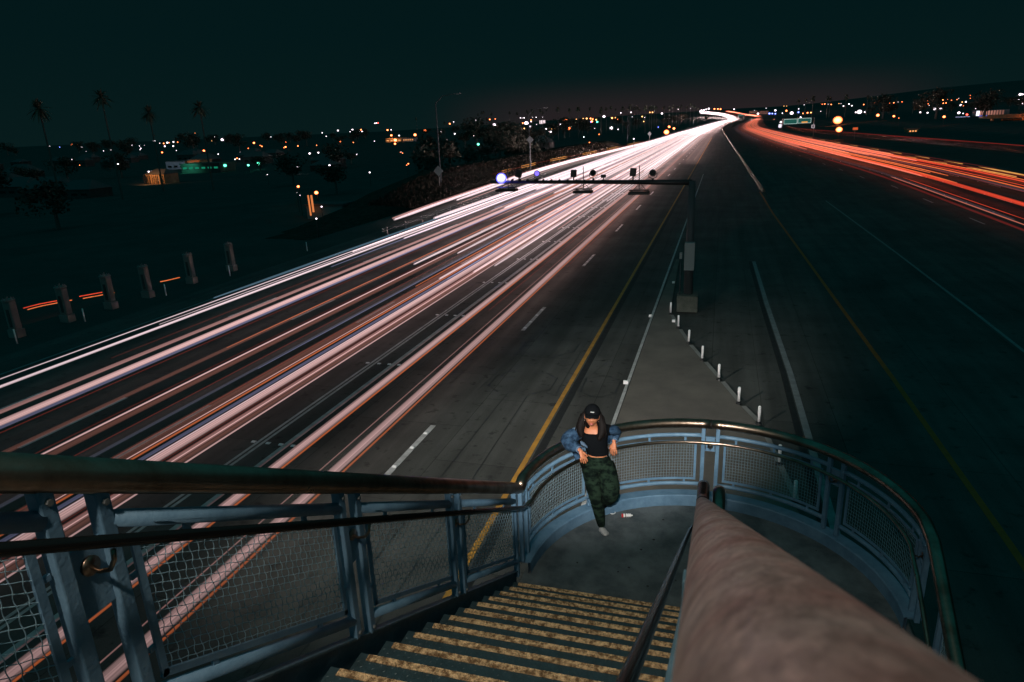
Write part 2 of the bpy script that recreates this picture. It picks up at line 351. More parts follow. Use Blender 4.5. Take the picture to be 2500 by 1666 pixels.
# raised reflective road studs (nearest ones each a thing)
def studmesh():
    b = MB(); b.v = [Vector(p) for p in ((-.055, -.05, 0), (.055, -.05, 0), (.055, .05, 0), (-.055, .05, 0), (-.045, -.02, .02), (.045, -.02, .02), (.045, .02, .02), (-.045, .02, .02))]
    b.f = [(0, 1, 5, 4), (1, 2, 6, 5), (2, 3, 7, 6), (3, 0, 4, 7), (4, 5, 6, 7)]
    return b
stud0 = studmesh().build('road_stud', M['plastic']); studs = []
def stud(x, y, lab, first=[True]):
    o = stud0 if first[0] else stud0.copy()
    if not first[0]: C.objects.link(o)
    first[0] = False; o.location = (x, y, .008); o.scale = (1.25, 1.3, 1.5)
    tag(o, lab, 'road stud', 'reflective studs on the freeway')
for k in range(14):
    y = 16+7.38*k
    for x in (-13.42, -12.9, -12.45, -12.02): stud(x, y, 'small pale stud in a row of four across the double white line')
for k in range(9):
    for q in (.4, 1.4, 2.6, 3.6): stud(-8.38, -.7+14.75*k+q, 'small pale stud set in a white lane dash')
for k in range(26):
    y = 70+7.38*k
    for x in (23.05, 26.8, 30.6): stud(x+spline(CR, y), y, 'tiny bright stud between the lanes with red light trails')
# loop detector cuts sawn in the concrete and sealed black
def loop(cx, cy, wx, wy):
    ch = .45; P = [(-wx, -wy+ch), (-wx+ch, -wy), (wx-ch, -wy), (wx, -wy+ch), (wx, wy-ch), (wx-ch, wy), (-wx+ch, wy), (-wx, wy-ch)]
    b = MB(); n = len(P)
    for i in range(n):
        a = Vector((cx+P[i][0]+random.uniform(-.04, .04), cy+P[i][1], .005)); c = Vector((cx+P[(i+1) % n][0], cy+P[(i+1) % n][1]+random.uniform(-.05, .05), .005))
        d = (c-a).normalized(); nrm = Vector((-d.y, d.x, 0))*.018; a -= d*.12; c += d*.12
        b.quad(a-nrm, c-nrm, c+nrm, a+nrm)
    tag(b.build('detector_loop', M['seal']), 'octagonal black sealed detector loop cut in the concrete ' + LOOPL.pop(0), 'road cut', 'detector loops cut in the concrete')
LOOPL = ['right of yellow line, nearer one', 'right of yellow line, farther one', 'left of yellow line, nearer one', 'left of yellow line, farther one',
         'between bright trails, nearer one', 'between bright trails, farther one']
loop(-3.75, 22.6, .62, 1.0); loop(-3.75, 26.5, .62, 1.0); loop(-6.6, 22.5, 1.15, 1.0); loop(-6.6, 26.7, 1.15, 1.0); loop(-10.3, 22.5, 1.1, 1.0); loop(-10.3, 26.7, 1.1, 1.0)
b = MB()
for (x0, y0, x1, y1) in ((-6.9, 8, -6.85, 21.4), (-5.16, 21.6, -5.2, 30), (-8.0, 21.4, -7.4, 30.5), (-9.9, 27.7, -6.9, 27.9), (-5.9, 9, -6.1, 21.5)):
    b.quad((x0-.012, y0, .0045), (x0+.012, y0, .0045), (x1+.012, y1, .0045), (x1-.012, y1, .0045))
b.quad((-4.3, 23.6, .005), (-4.28, 23.6, .005), (-3.9, 25.3, .005), (-3.92, 25.3, .005)); b.quad((-5.16, 21.7, .005), (-5.13, 21.7, .005), (-4.3, 23.5, .005), (-4.32, 23.5, .005))
tag(b.build('road_cracks', M['seal']), kind='structure')
# gore island of older brownish concrete, with a kerb on each side
G = [(2.9, 8), (2.45, 13), (2.07, 15.6), (1.44, 20.1), (.9, 21.6), (.27, 23.7), (-.36, 25.7), (-.99, 27.7), (-1.53, 29.9), (-2.05, 32.2), (-2.4, 46), (-2.6, 46), (-2.74, 31), (-2.74, 8)]
b = MB(); n = len(G)
for x, y in G: b.v.append(Vector((x, y, .10)))
for x, y in G: b.v.append(Vector((x, y, 0)))
b.f = [tuple(range(n))]+[(i, (i+1) % n, (i+1) % n+n, i+n) for i in range(n)]
tag(b.build('gore_island', M['gore']), kind='structure')
b = MB()
for (x0, y0), (x1, y1) in zip(G[2:9], G[3:10]):
    d = Vector((x1-x0, y1-y0, 0)).normalized(); q = Vector((d.y, -d.x, 0))*.16; e1 = Vector((x0, y0, .112)); e2 = Vector((x1, y1, .112))
    b.quad(e1+d*.22, e1+q+d*.22, e2+q-d*.2, e2-d*.2)
tag(b.build('kerb', M['conc']), kind='structure')
# white flexible delineator posts
dpos = [(2.08, 15.7), (1.85, 17.6), (1.45, 20.15), (.90, 21.65), (.27, 23.75), (-.36, 25.75), (-.96, 27.8), (-1.5, 29.95), (-2.0, 32.2)]
names = ['beside the thick white line, seen low through the mesh', 'seen through the mesh beside the thick white line', 'topped just above the curved steel rail',
         'second above the curved rail, beside the broken kerb', 'third above the curved rail on the kerb', 'fourth above the curved rail on the kerb', 'fifth above the curved rail on the kerb', 'beside the low white block near the gantry base', 'nearest to the gantry base, smallest of the row']
d0 = None
def ctree(o, parent=None):
    c = o.copy(); C.objects.link(c); c.parent = parent
    for ch in o.children: ctree(ch, c)
    return c
for i, (x, y) in enumerate(dpos):
    if d0 is None:
        d0 = thing('delineator_post', 'x', 'delineator', (x, y, .1))
        MB().tube([(0, 0, .08), (0, 0, .56), (0, .0, .58)], [.045, .045, .03], 10).build('sleeve', M['plastic'], d0, smooth=True)
        MB().tube([(0, 0, 0), (0, 0, .03), (0, 0, .031), (0, 0, .085)], [.10, .09, .05, .047], 12).build('base', M['black'], d0)
        o = d0
    else: o = ctree(d0)
    o.location = (x, y, .1); o.rotation_euler = (random.uniform(-.03, .03), random.uniform(-.02, .05), random.uniform(0, 3))
    tag(o, 'white plastic delineator post ' + names[i], 'delineator', 'white delineator posts along the gore')
mk = None
for i, (x, y, s) in enumerate(((-2.88, 31.5, .9), (-1.77, 30.8, .9), (-2.88, 22.7, 1.0), (-2.3, 38.7, .8))):
    lab = ['small white marker block on the kerb line, middle of the left edge', 'small white marker block beside the second farthest delineator post', 'small white marker block on the kerb left of the gore, nearest one', 'small white marker block farthest off, left of the gantry column'][i]
    b = MB().box((0, 0, .07), (.17*s, .06, .14*s)); tag(b.build('marker_block', M['plastic'], bevel=.01), lab, 'marker').location = (x, y, .1)

# ---------------------------------------------------------------- left verge: concrete pillars, stakes, guard rail
pil = None
for i, (x, y) in enumerate(((-33.3, 24.15), (-33.2, 26.95), (-33.1, 29.7), (-33.0, 32.35), (-33.1, 36.2), (-33.1, 40.2))):
    if pil is None:
        pil = thing('concrete_pillar', 'x', 'pillar', (x, y, 0))
        MB().box((0, 0, .20), (.62, .46, .42)).build('footing', M['conc'], pil, bevel=.02)
        MB().box((0, 0, 1.12), (.50, .36, 1.42)).build('shaft', M['conc'], pil, bevel=.05)
        MB().box((.02, -.19, 1.0), (.16, .05, .9)).build('worn_plate', M['bdark'], pil)
        MB().tube([(0, 0, 1.84), (0, 0, 1.93)], .30, 14).build('cap', M['conc'], pil, bevel=.01)
        b = MB()
        for k in range(7): a = k*2*pi/7; b.box((.22*cos(a), .22*sin(a), 1.97), (.04, .04, .07))
        b.tube([(0, 0, 1.95), (0, 0, 2.1)], .02, 6); b.build('cap_bolts', M['galv'], pil)
        o = pil
    else: o = ctree(pil)
    o.location = (x, y, -.1)
    tag(o, 'grey concrete pillar with bolted cap beside the left verge, ' + ['at the left edge of the picture', 'second from the left edge', 'third from the left edge', 'fourth from the left edge, beside a stake', 'fifth from the left edge, fainter', 'farthest and faintest of the row'][i], 'pillar', 'concrete pillars along the verge')
    if i < 5:
        y2 = (24.15, 26.95, 29.7, 32.35, 36.2, 40.2)[i+1]
for i, (x, y) in enumerate(((-31.8, 22.95), (-31.8, 26.75), (-31.8, 32.5), (-31.6, 38.1), (-31.6, 47.5))):
    b = MB().tube([(0, 0, 0), (0, 0, .72)], .035, 8)
    tag(b.build('marker_stake', M['plastic'], smooth=True), 'thin white stake on the left verge, ' + ['nearest one, before the first pillar', 'second one, beside the third pillar', 'third one, right of the fourth pillar', 'fourth one, right of all pillars', 'farthest one, below the low trail'][i], 'stake', 'white stakes on the verge').location = (x, y, 0)
gr = thing('guard_rail', 'dark low guard rail between the ramp trail and the freeway', 'guard rail', (-28.6, 60, 0))
for z in (.42, .62):
    local(MB().tube([(-28.7, 55, z), (-28.5, 69, z), (-28.9, 91, z), (-29.6, 120, z)], .05, 6).build('rail', M['galv']), gr)
for k in range(17):
    y = 56+k*3.8; x = interp([(55, -28.75), (69, -28.55), (91, -28.95), (120, -29.65)], y)
    local(MB().box((x, y, .36), (.12, .12, .72)).build('post', M['galv']), gr)
# embankment of dry brush beside the ramp
b = MB(); rows = [(-36.0, .02), (-37.5, 1.0), (-40, 2.2), (-44, 2.6), (-50, .5), (-56, -3.3)]
ys = [70+6*k for k in range(30)]
for y in ys:
    bend = interp([(56, 1.5), (75, .8), (115, -1.6), (170, -.6), (250, 4)], y); hh = sm(68, 100, y)
    for x, z in rows: b.v.append(Vector((x+bend+random.uniform(-.3, .3), y, z*hh+(hgt(x+bend, y)-.25)*(1-hh)+random.uniform(-.12, .12)*hh)))
n = len(rows)
for j in range(len(ys)-1):
    for i in range(n-1): a = j*n+i; b.f.append((a, a+1, a+n+1, a+n)[::-1])
tag(b.build('embankment', M['dry'], smooth=True), kind='structure')
b = MB()
for k in range(5200):
    y = 76+150*random.random()**1.5; t = random.random(); bend = interp([(56, 1.5), (75, .8), (115, -1.6), (170, -.6), (250, 4)], y)
    x = -36-6*t+bend; z = interp([(-44, 2.6), (-40, 2.2), (-37.5, 1.0), (-36, .02)], x-bend)*sm(68, 100, y)
    a = random.uniform(0, pi); s_ = random.uniform(.08, .3); hh = random.uniform(.15, .55)
    d = Vector((cos(a), sin(a), 0))*s_; p = Vector((x, y, z-.05))
    b.v += [p-d, p+d, p+Vector((random.uniform(-.2, .2), random.uniform(-.2, .2), hh))]; q = len(b.v); b.f.append((q-3, q-2, q-1))
tag(b.build('dry_brush', M['dry']), kind='stuff')

# ---------------------------------------------------------------- median barrier and right retaining wall
def barrier(name, P, hh, wd, m, label, cat, step=6):
    t = thing(name, label, cat, (P[0][0], P[0][1], 0)); y = P[0][1]; segs = []
    T = [(p[1], p[0]) for p in P]
    while y < P[-1][1] and len(segs) < 120: segs.append((y, min(P[-1][1], y+step*(1+max(0, y-150)/120)))); y = segs[-1][1]
    for a, c in segs:
        A = Vector((interp(T, a), a+.04, hgt(interp(T, a), a)-.1)); B = Vector((interp(T, c), c-.04, hgt(interp(T, c), c)-.1)); d = (B-A).normalized(); q = Vector((d.y, -d.x, 0))
        prof = [(-wd, 0), (-wd, .15), (-wd*.55, .35), (-wd*.42, hh+.1), (wd*.42, hh+.1), (wd*.55, .35), (wd, .15), (wd, 0)]
        b = MB(); k = len(prof)
        for E_ in (A, B):
            for o_, z in prof: b.v.append(E_+q*o_+Vector((0, 0, z)))
        b.f = [(i, (i+1) % k, (i+1) % k+k, i+k) for i in range(k)]+[tuple(range(k))[::-1], tuple(range(k, 2*k))]
        local(b.build('barrier_section', m), t)
    return t
barrier('median_barrier', [(5.0, 90), (3.8, 174), (.5, 389), (-1.2, 561), (3, 780), (12, 1000)],   .5, .20, M['baseconc'], 'long low concrete barrier running up the dark median to the vanishing point', 'barrier')
barrier('retaining_wall', [(58.5, 120), (56, 160), (51.6, 217), (45.4, 297), (38, 420), (40, 520)], 1.0, .3, M['bdark'], 'low grey wall beyond the red trails, with a thin red glow along its top', 'wall', 10)

# ---------------------------------------------------------------- light trails
TM = dict(
 pink=trail_mat('pink_white_trail', (1, .60, .58), 2.0, near=.20, power=1.15, cap=2.4, soft=1.5), pinkdim=trail_mat('dim_pink_trail', (1, .50, .46), .62), white=trail_mat('white_trail', (1, .76, .80), 1.75, near=.26, power=1.2, cap=4.2, soft=1.3),
 blue=trail_mat('blue_white_trail', (.55, .55, .95), .42), steelblue=trail_mat('steel_blue_trail', (.35, .62, .85), .30), greyblue=trail_mat('grey_blue_trail', (.35, .38, .55), .24),
 orange=trail_mat('orange_trail', (1, .22, .06), 1.0), dimred=trail_mat('dark_red_trail', (1, .10, .05), .18, power=.8), brown=trail_mat('brown_trail', (1, .38, .28), .23),
 haze=trail_mat('pale_haze_trail', (1, .62, .60), .05, power=1.35),
 red=trail_mat('red_trail', (1, .075, .03), 1.0, near=1, power=.8, cap=5), redpink=trail_mat('salmon_trail', (1, .26, .17), .85, near=1, power=.75, cap=6), redorange=trail_mat('orange_red_trail', (1, .18, .05), 1.2, near=1, power=.8, cap=5),
 reddim=trail_mat('dull_red_trail', (1, .06, .04), .2, near=1, power=.6, cap=5), greytrail=trail_mat('grey_glow_streak', (.55, .45, .60), .08, near=1, power=.9), amber=trail_mat('amber_flash_trail', (1, .42, .10), 1.6, near=1, power=.3, cap=4))  # the grey streak is a glowing tube over the road
NTR = [0]
def trail(x, rad, mk_, lab, T=CL, Z=ZL, y0=-12, y1=2600, z=.66, grow=1.0, group='light trails of oncoming cars', flat=1.0):
    yy = [y0]; step = 6.0
    while yy[-1] < y1: yy.append(min(y1, yy[-1]+max(5, .07*abs(yy[-1])))) if yy[-1] < 1400 else yy.append(min(y1, yy[-1]+60))
    P, R = [], []
    for y in yy:
        P.append((x+spline(T, y), y, spline(Z, y)+z)); R.append(rad*(1+grow*max(0, min(y, 900)-20)/110)*(1+max(0, y-800)/(700 if T is CL else 2500)))
    R[-1] = .01; R[0] = R[0]*.6
    o = MB().tube(P, R, 8, caps=False).build('light_trail', TM[mk_], smooth=True); NTR[0] += 1
    return tag(o, lab, 'light trail', group)
LT = [
 (-25.64, 0.026, 'white', 'hairline white trail, leftmost on the freeway in the foreground'),
 (-26.2, .06, 'steelblue', 'pale steel blue trail at the far left of the freeway', 30),
 (-24.8, 0.056, 'white', 'clean thin white trail second from the left verge'),
 (-22.41, 0.074, 'pinkdim', 'soft pinkish trail left of the broad white pink one'),
 (-21.5, 0.107, 'pink', 'broad bright pink trail in the left lanes with a violet edge'),
 (-21.13, .055, 'blue', 'thin violet blue trail hugging a broad pink trail'),
 (-20.73, .02, 'dimred', 'hairline dark red trail right of the violet one'),
 (-19.25, .07, 'brown', 'dull brown twin trail left of the lone thin pink one'),
 (-18.02, 0.033, 'pink', 'thin bright salmon trail with a brown band below it'),
 (-17.75, .085, 'brown', 'dull brown band under the thin salmon trail'),
 (-16.41, .05, 'greyblue', 'thin grey blue trail left of the widest bundle'),
 (-16.7, .16, 'haze', 'faint grey haze band beside the thin grey blue trail'),
 (-15.5, .17, 'brown', 'broad dull brown streak at the left of the widest bundle'),
 (-15.15, .03, 'orange', 'thin orange line inside the widest bundle'),
 (-14.88, .05, 'blue', 'thin lavender line beside the thickest pink trail'),
 (-14.5, 0.126, 'pink', 'thickest pink trail in the middle of the widest bundle'),
 (-13.95, 0.074, 'pinkdim', 'dull pink dotted trail at the right of the widest bundle'),
 (-13.7, .08, 'brown', 'brown red edge trail at the right of the widest bundle'),
 (-13.50, 0.026, 'pink', 'thin bright pink trail just left of the double white line', -12, 60),
 (-10.9, 0.115, 'pink', 'thick pink trail right of the double white line'),
 (-10.68, .028, 'orange', 'thin orange edge line along the thick pink trail right of the double line'),
 (-9.22, 0.126, 'pink', 'thick pink trail nearest to the yellow line'),
 (-8.97, .03, 'orange', 'thin orange edge line along the trail nearest the yellow line'),
]
for t in LT:
    trail(t[0], t[1], t[2], t[3], y0=t[4] if len(t) > 4 else -12, y1=t[5] if len(t) > 5 else 2600)
FT = [(-25.5, .08, 'white', 44, 'white trail starting beyond the ramp, upper of a pair'), (-24.2, .09, 'white', 50, 'white trail starting beyond the ramp, lower of a pair'),
      (-23.0, .06, 'blue', 70, 'bluish trail starting halfway along the left lanes'), (-18.8, .10, 'white', 40, 'white trail begun behind the brown twin trail'), (-17.3, .10, 'white', 44, 'white trail begun on the thin salmon trail'),
      (-19.6, .05, 'orange', 70, 'orange trail begun before the gantry arm'), (-16.0, .045, 'orange', 34, 'thin red orange trail on the left of the bright band'),
      (-15.4, .09, 'white', 36, 'white trail in the bright band, first from its left'), (-14.9, .05, 'blue', 36, 'lavender trail in the bright band'), (-14.0, .12, 'white', 38, 'white trail in the bright band, wide middle one'),
      (-13.3, .11, 'white', 40, 'white trail in the bright band, near its right edge'), (-12.7, .06, 'pinkdim', 55, 'faint pink trail at the right edge of the bright band'), (-15.8, .10, 'white', 60, 'white trail joining the bright band under the gantry'),
      (-11.8, .08, 'white', 75, 'white trail joining beyond the gantry, left of the double line'), (-21.9, .12, 'white', 70, 'wide white trail joining the left lanes beyond the gantry'), (-20.0, .12, 'white', 85, 'wide white trail joining the middle lanes beyond the gantry'),
      (-18.0, .12, 'white', 95, 'wide white trail far up the middle lanes'), (-7.0, .12, 'pink', 147, 'short pink trail beginning far up the fast lane, left one'), (-5.5, .12, 'pink', 147, 'short pink trail beginning far up the fast lane, right one'), (-12.6, .12, 'white', 120, 'wide white trail far up beside the double line'),
      (-26.6, .16, 'white', 62, 'very bright white trail at the outside of the far bend'), (-23.6, .14, 'white', 90, 'wide white trail far up the left lanes'), (-10.0, .10, 'white', 190, 'wide white trail in the far fast lanes')]
for x, rd, k, y0, lab in FT: trail(x, rd*.72, k, lab, y0=y0, grow=1.2)
HL = [(-25.2, 'white', 25), (-23.7, 'blue', 38), (-22.9, 'dimred', 20), (-20.2, 'pinkdim', 60), (-19.0, 'orange', 22), (-18.5, 'dimred', -5), (-17.2, 'dimred', -10), (-16.05, 'blue', 20), (-15.75, 'dimred', -10), (-15.3, 'pink', 8), (-14.68, 'white', -12), (-14.22, 'dimred', -12), (-14.1, 'pink', -4), (-13.85, 'dimred', 5), (-13.0, 'white', 45), (-12.4, 'pinkdim', 85), (-11.12, 'dimred', -12), (-10.4, 'dimred', 30), (-9.45, 'pinkdim', -12), (-8.7, 'dimred', 40)]
for i, (x, k, y0) in enumerate(HL):
    trail(x, .016 if y0 < 30 else .03, k, 'hairline ' + {'dimred': 'dark red', 'pinkdim': 'dull pink'}.get(k, k) + ' light line ' + ('between the left lane trails' if x < -21.8 else 'between the brown and pink trails' if x < -16.5 else 'inside the widest bundle' if x < -13.4 else 'by the double white line' if x < -11.5 else 'along the thick pink trails') + (', from the foreground on' if y0 < 15 else ', starting midway' if y0 < 42 else ', starting far up'), y0=y0, grow=.8, z=random.choice((.55, .66, .8)))
# ramp trails joining from the left verge
RT = [(55, 3.3), (63, 2.9), (75, 2.1), (100, .9), (115, .2), (130, -.2), (150, -.1), (169, .4), (213, 2.6), (300, 6.2), (420, 8), (484, 10), (651, 13), (1071, 22), (1568, 42)]
trail(-34.0, .09, 'pinkdim', 'dull pink ramp trail along the dry verge, outer one', T=RT, y0=62, y1=1560)
trail(-33.4, .11, 'white', 'bright ramp trail along the dry verge, middle one', T=RT, y0=61, y1=1560)
trail(-32.3, .10, 'white', 'bright ramp trail beside the guard rail, inner one', T=RT, y0=78, y1=1560)
trail(-30.9, .035, 'pinkdim', 'thin pale ramp trail closest to the freeway', T=RT, y0=74, y1=400)
# amber running lights high on a truck: broken into dashes
AM = [(117, -.4), (132, -.5), (156, .2), (183, 3.0), (206, 4.9), (300, 8.5)]
for i, (a, c) in enumerate(((118, 124), (131, 142), (153, 166), (178, 192), (203, 222), (236, 262))):
    for z in (1.0, 1.35):
        trail(-36.7, .05, 'amber', 'row of amber dashes above the ramp, ' + ['first', 'second', 'third', 'fourth', 'fifth', 'sixth'][i] + ' from the left', T=AM, y0=a, y1=c, z=z, grow=.3, group='amber light dashes above the ramp')
trail(-36.7, .03, 'dimred', 'hairline dark red trail linking the amber dashes', T=AM, y0=112, y1=270, z=1.2)
# lower street seen between the pillars
LS = [(36, -47.0), (39, -45.7), (44.3, -43.1), (52.3, -41.6), (62.6, -40.6)]
for i, (a, c, x, k, z) in enumerate(((35, 37.9, 0, 'red', -2.0), (35, 37.9, .35, 'orange', -2.1), (38.6, 40.6, 0, 'red', -2.0), (38.6, 40.6, .3, 'orange', -2.15), (43.9, 45.6, 0, 'orange', -2.0), (52, 63, -.4, 'orange', -2.0), (52.5, 62, 0, 'pinkdim', -2.1), (53.5, 60.5, .3, 'pinkdim', -2.3), (30.5, 33.2, -.6, 'red', -2.0))):
    T2 = [(p, q) for p, q in LS]; yy = [a+(c-a)*j/5 for j in range(6)]
    o = MB().tube([(interp(T2, y)+x, y, z) for y in yy], .035, 6, caps=False).build('light_trail', TM[k], smooth=True)
    tag(o, 'thin ' + k.replace('pinkdim', 'pinkish') + ' trail on the lower street ' + ['left of the second pillar, upper', 'left of the second pillar, lower', 'left of the third pillar, upper', 'left of the third pillar, lower', 'right of the fourth pillar', 'right of all pillars, top one', 'right of all pillars, middle one', 'right of all pillars, bottom one', 'at the left edge of the picture'][i], 'light trail', 'light trails on the lower street')
# right carriageway, red tail lights
RTR = [
 (20.0, 0.062, 'reddim', 'dull dark red trail, lowest of the right carriageway', 40), (20.9, 0.034, 'redpink', 'thin pinkish red trail low on the right carriageway', 55, 100), (21.2, 0.074, 'greytrail', 'greyish streak beside the lowest red trail', 60),
 (21.9, 0.019, 'red', 'hairline red trail above the thin pink one', 60, 98), (25.0, 0.124, 'red', 'thickest red trail across the right carriageway', 45), (24.5, 0.074, 'redpink', 'salmon core trail over the thickest red one', 100),
 (25.6, 0.037, 'orange', 'orange edge above the thickest red trail', 90), (26.7, 0.037, 'redorange', 'thin orange red trail ending in mid carriageway, lower', 105), (27.4, 0.037, 'redorange', 'thin orange red trail ending in mid carriageway, upper', 100),
 (28.6, 0.031, 'reddim', 'dim red trail between the orange pair and the outer bundle', 60), (28.9, 0.099, 'greytrail', 'wide greyish violet streak in mid carriageway', 60), (29.7, 0.037, 'redorange', 'bright orange trail under the outer red bundle', 50),
 (30.6, 0.025, 'red', 'thin red line inside the outer bundle, lower', 50), (31.4, 0.031, 'reddim', 'thin dull red line inside the outer bundle, middle', 50), (32.2, 0.056, 'red', 'strong red trail of the outer bundle, lower', 50),
 (33.0, 0.031, 'redorange', 'thin orange trail of the outer bundle, upper', 90), (34.3, 0.031, 'reddim', 'dark red trail at the top edge of the outer bundle', 60), (36.0, 0.019, 'reddim', 'hairline dark red trail above the outer bundle', 110),
 (22.4, 0.056, 'redpink', 'salmon trail on the far inner bend', 180), (23.4, 0.056, 'redpink', 'second salmon trail on the far inner bend', 200), (26.0, 0.062, 'redpink', 'salmon trail in the middle of the far bend', 150), (27.6, 0.062, 'redpink', 'bright salmon trail in the middle of the far bend', 160),
 (29.2, 0.056, 'redpink', 'bright salmon trail on the outer side of the far bend', 150), (30.4, 0.062, 'redpink', 'wide salmon trail on the outer side of the far bend', 140), (31.8, 0.068, 'redpink', 'widest salmon trail on the outer side of the far bend', 130), (33.4, 0.062, 'redpink', 'outermost salmon trail of the far bend', 150)]
for t in RTR: trail(t[0], t[1], t[2], t[3], T=CR, Z=ZR, y0=t[4], y1=3100, z=.75, grow=.9, group='light trails of departing cars') if len(t) < 6 else trail(t[0], t[1], t[2], t[3], T=CR, Z=ZR, y0=t[4], y1=t[5], z=.75, grow=.9, group='light trails of departing cars')
trail(17.6, .10, 'greyblue', 'lavender grey trail on the inside of the far bend', T=CR, Z=ZR, y0=250, y1=700, z=.75, grow=1.2, group='light trails of departing cars')
for i, (a, c) in enumerate(((93, 112), (118, 126), (133, 141), (149, 157), (166, 175), (186, 195), (207, 217), (230, 240), (255, 266))):
    trail(34.5, .075, 'amber', 'short amber flash dash on the outer edge of the red trails, ' + ['first', 'second', 'third', 'fourth', 'fifth', 'sixth', 'seventh', 'eighth', 'ninth'][i] + ' from the right', T=CR, Z=ZR, y0=a, y1=c, z=.9, grow=.4, group='amber flashes along the red trails')
    if i < 7: trail(33.4, .06, 'amber', 'small amber flash dash just inside the outer red trails, ' + ['first', 'second', 'third', 'fourth', 'fifth', 'sixth', 'seventh'][i] + ' from the right', T=CR, Z=ZR, y0=a+3, y1=c+1, z=.8, grow=.4, group='amber flashes along the red trails')
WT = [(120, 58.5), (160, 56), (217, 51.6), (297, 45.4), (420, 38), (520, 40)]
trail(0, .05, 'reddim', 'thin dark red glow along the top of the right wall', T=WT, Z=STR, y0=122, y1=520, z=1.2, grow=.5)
# ---------------------------------------------------------------- stair and landing
RISE, RUN = .159, .28
nz = lambda y: 4.65+(5.5-y)/RUN*RISE          # nosing line of the upper flight
LZ = 4.49; CX, CY, RR = .03, 5.86, 1.83
def tread_parts(w_):
    plate = MB().box((0, -.145, -.012), (w_, .29, .02)); plate.box((0, -.006, -.035), (w_, .012, .05)); plate.box((0, -.285, -.09), (w_, .006, .15))
    lug = MB()
    for i in range(int(w_/.034)):
        for j in range(8):
            x = -w_/2+.02+i*.034; y = -.27+j*.03
            if y > -.058: continue
            a = radians(45 if (i+j) % 2 else -45); d = Vector((cos(a), sin(a), 0))*.013; q = Vector((-sin(a), cos(a), 0))*.0035; p = Vector((x, y, -.002))
            n = len(lug.v); lug.v += [p-d, p+q, p+d, p-q, p+Vector((0, 0, .0035))]
            lug.f += [(n, n+3, n+4), (n+3, n+2, n+4), (n+2, n+1, n+4), (n+1, n, n+4)]
    st = MB(); W2 = w_-.09
    st.box((.01, -.026, .0015), (W2, .044, .006))
    for i in range(int(W2/.022)):
        for j in range(3):
            x = -W2/2+.02+i*.022; y = -.041+j*.015; a = radians(45 if (i+j) % 2 else -45); d = Vector((cos(a), sin(a), 0))*.012; q = Vector((-sin(a), cos(a), 0))*.0045; p = Vector((x, y, .0045))
            n = len(st.v); st.v += [p-d, p+q, p+d, p-q, p+Vector((0, 0, .007))]
            st.f += [(n, n+3, n+4), (n+3, n+2, n+4), (n+2, n+1, n+4), (n+1, n, n+4)]
    return plate, lug, st
stair = thing('stair_flight', 'dark teal steel stair flight with worn yellow nosing strips going down to the round landing', 'stairs', (-.94, 5.5, 4.65))
pl, lg, sr = tread_parts(1.70); T0 = None
for k in range(-0, 24):
    if T0 is None:
        T0 = pl.build('tread', M['tread'], stair); lg.build('tread_lugs', M['tread'], T0, kind='stuff'); sr.build('nosing_strip', M['yellow'], T0)
        o = T0
    else:
        o = T0.copy(); C.objects.link(o); o.parent = stair
        for ch in T0.children: c = ch.copy(); C.objects.link(c); c.parent = o
    o.location = (0, -RUN*k, RISE*k)
for x, nm in ((-1.845, 'stringer'), (-.075, 'stringer')):
    b = MB()
    for y, z in ((5.9, nz(5.9)), (-1.3, nz(-1.3))): pass
    A, B = Vector((x, 5.75, nz(5.75))), Vector((x, -1.2, nz(-1.2)))
    for p in (A, B):
        for dx, dz in ((-.006, -.26), (.006, -.26), (.006, .085), (.045 if x < -1 else -.03, .085), (.045 if x < -1 else -.03, .097), (-.006, .097)): b.v.append(p+Vector((dx, 0, dz)))
    b.f = [(i, (i+1) % 6, (i+1) % 6+6, i+6) for i in range(6)]+[tuple(range(6))[::-1], tuple(range(6, 12))]
    local(b.build(nm, M['bluedark']), stair)
# landing: half round slab with curved toe plate
land = thing('landing', 'half round concrete stair landing with a blue grey curved toe plate', 'landing', (CX, CY, LZ))
NA = 48; arc = lambda R, a: Vector((CX+R*cos(a), CY+R*sin(a), 0))
b = MB(); ring = [Vector((CX-RR, 5.22, 0))]+[arc(RR-.01, pi-i*pi/NA) for i in range(NA+1)]+[Vector((CX+RR, 5.22, 0))]
for z in (LZ, LZ-.14):
    for p in ring: b.v.append(p+Vector((0, 0, z)))
n = len(ring); b.f = [tuple(range(n))[::-1], tuple(range(n, 2*n))]+[(i, (i+1) % n, (i+1) % n+n, i+n) for i in range(n)]
local(b.build('slab', M['floor']), land)
b = MB(); arcs = [arc(1, pi-i*pi/NA)-Vector((CX, CY, 0)) for i in range(NA+1)]
for d in arcs:
    for R, z in ((RR-.085, LZ-.16), (RR-.085, LZ+.135), (RR-.075, LZ+.145), (RR+.055, LZ+.145), (RR+.055, LZ+.13), (RR-.06, LZ+.13), (RR-.06, LZ-.16)): b.v.append(Vector((CX, CY, z))+d*R)
for i in range(NA):
    for j in range(7): a = i*7+j; c = i*7+(j+1) % 7; b.f.append((a, c, c+7, a+7))
local(b.build('toe_plate', M['blue'], smooth=False), land)
col = thing('landing_column', 'round column under the stair landing', 'column', (CX, 6.1, .1))
MB().tube([(0, 0, 0), (0, 0, 4.2)], .45, 20).build('shaft', M['conc'], col, smooth=True); MB().box((0, 0, .12), (1.3, 1.3, .24)).build('footing', M['conc'], col)

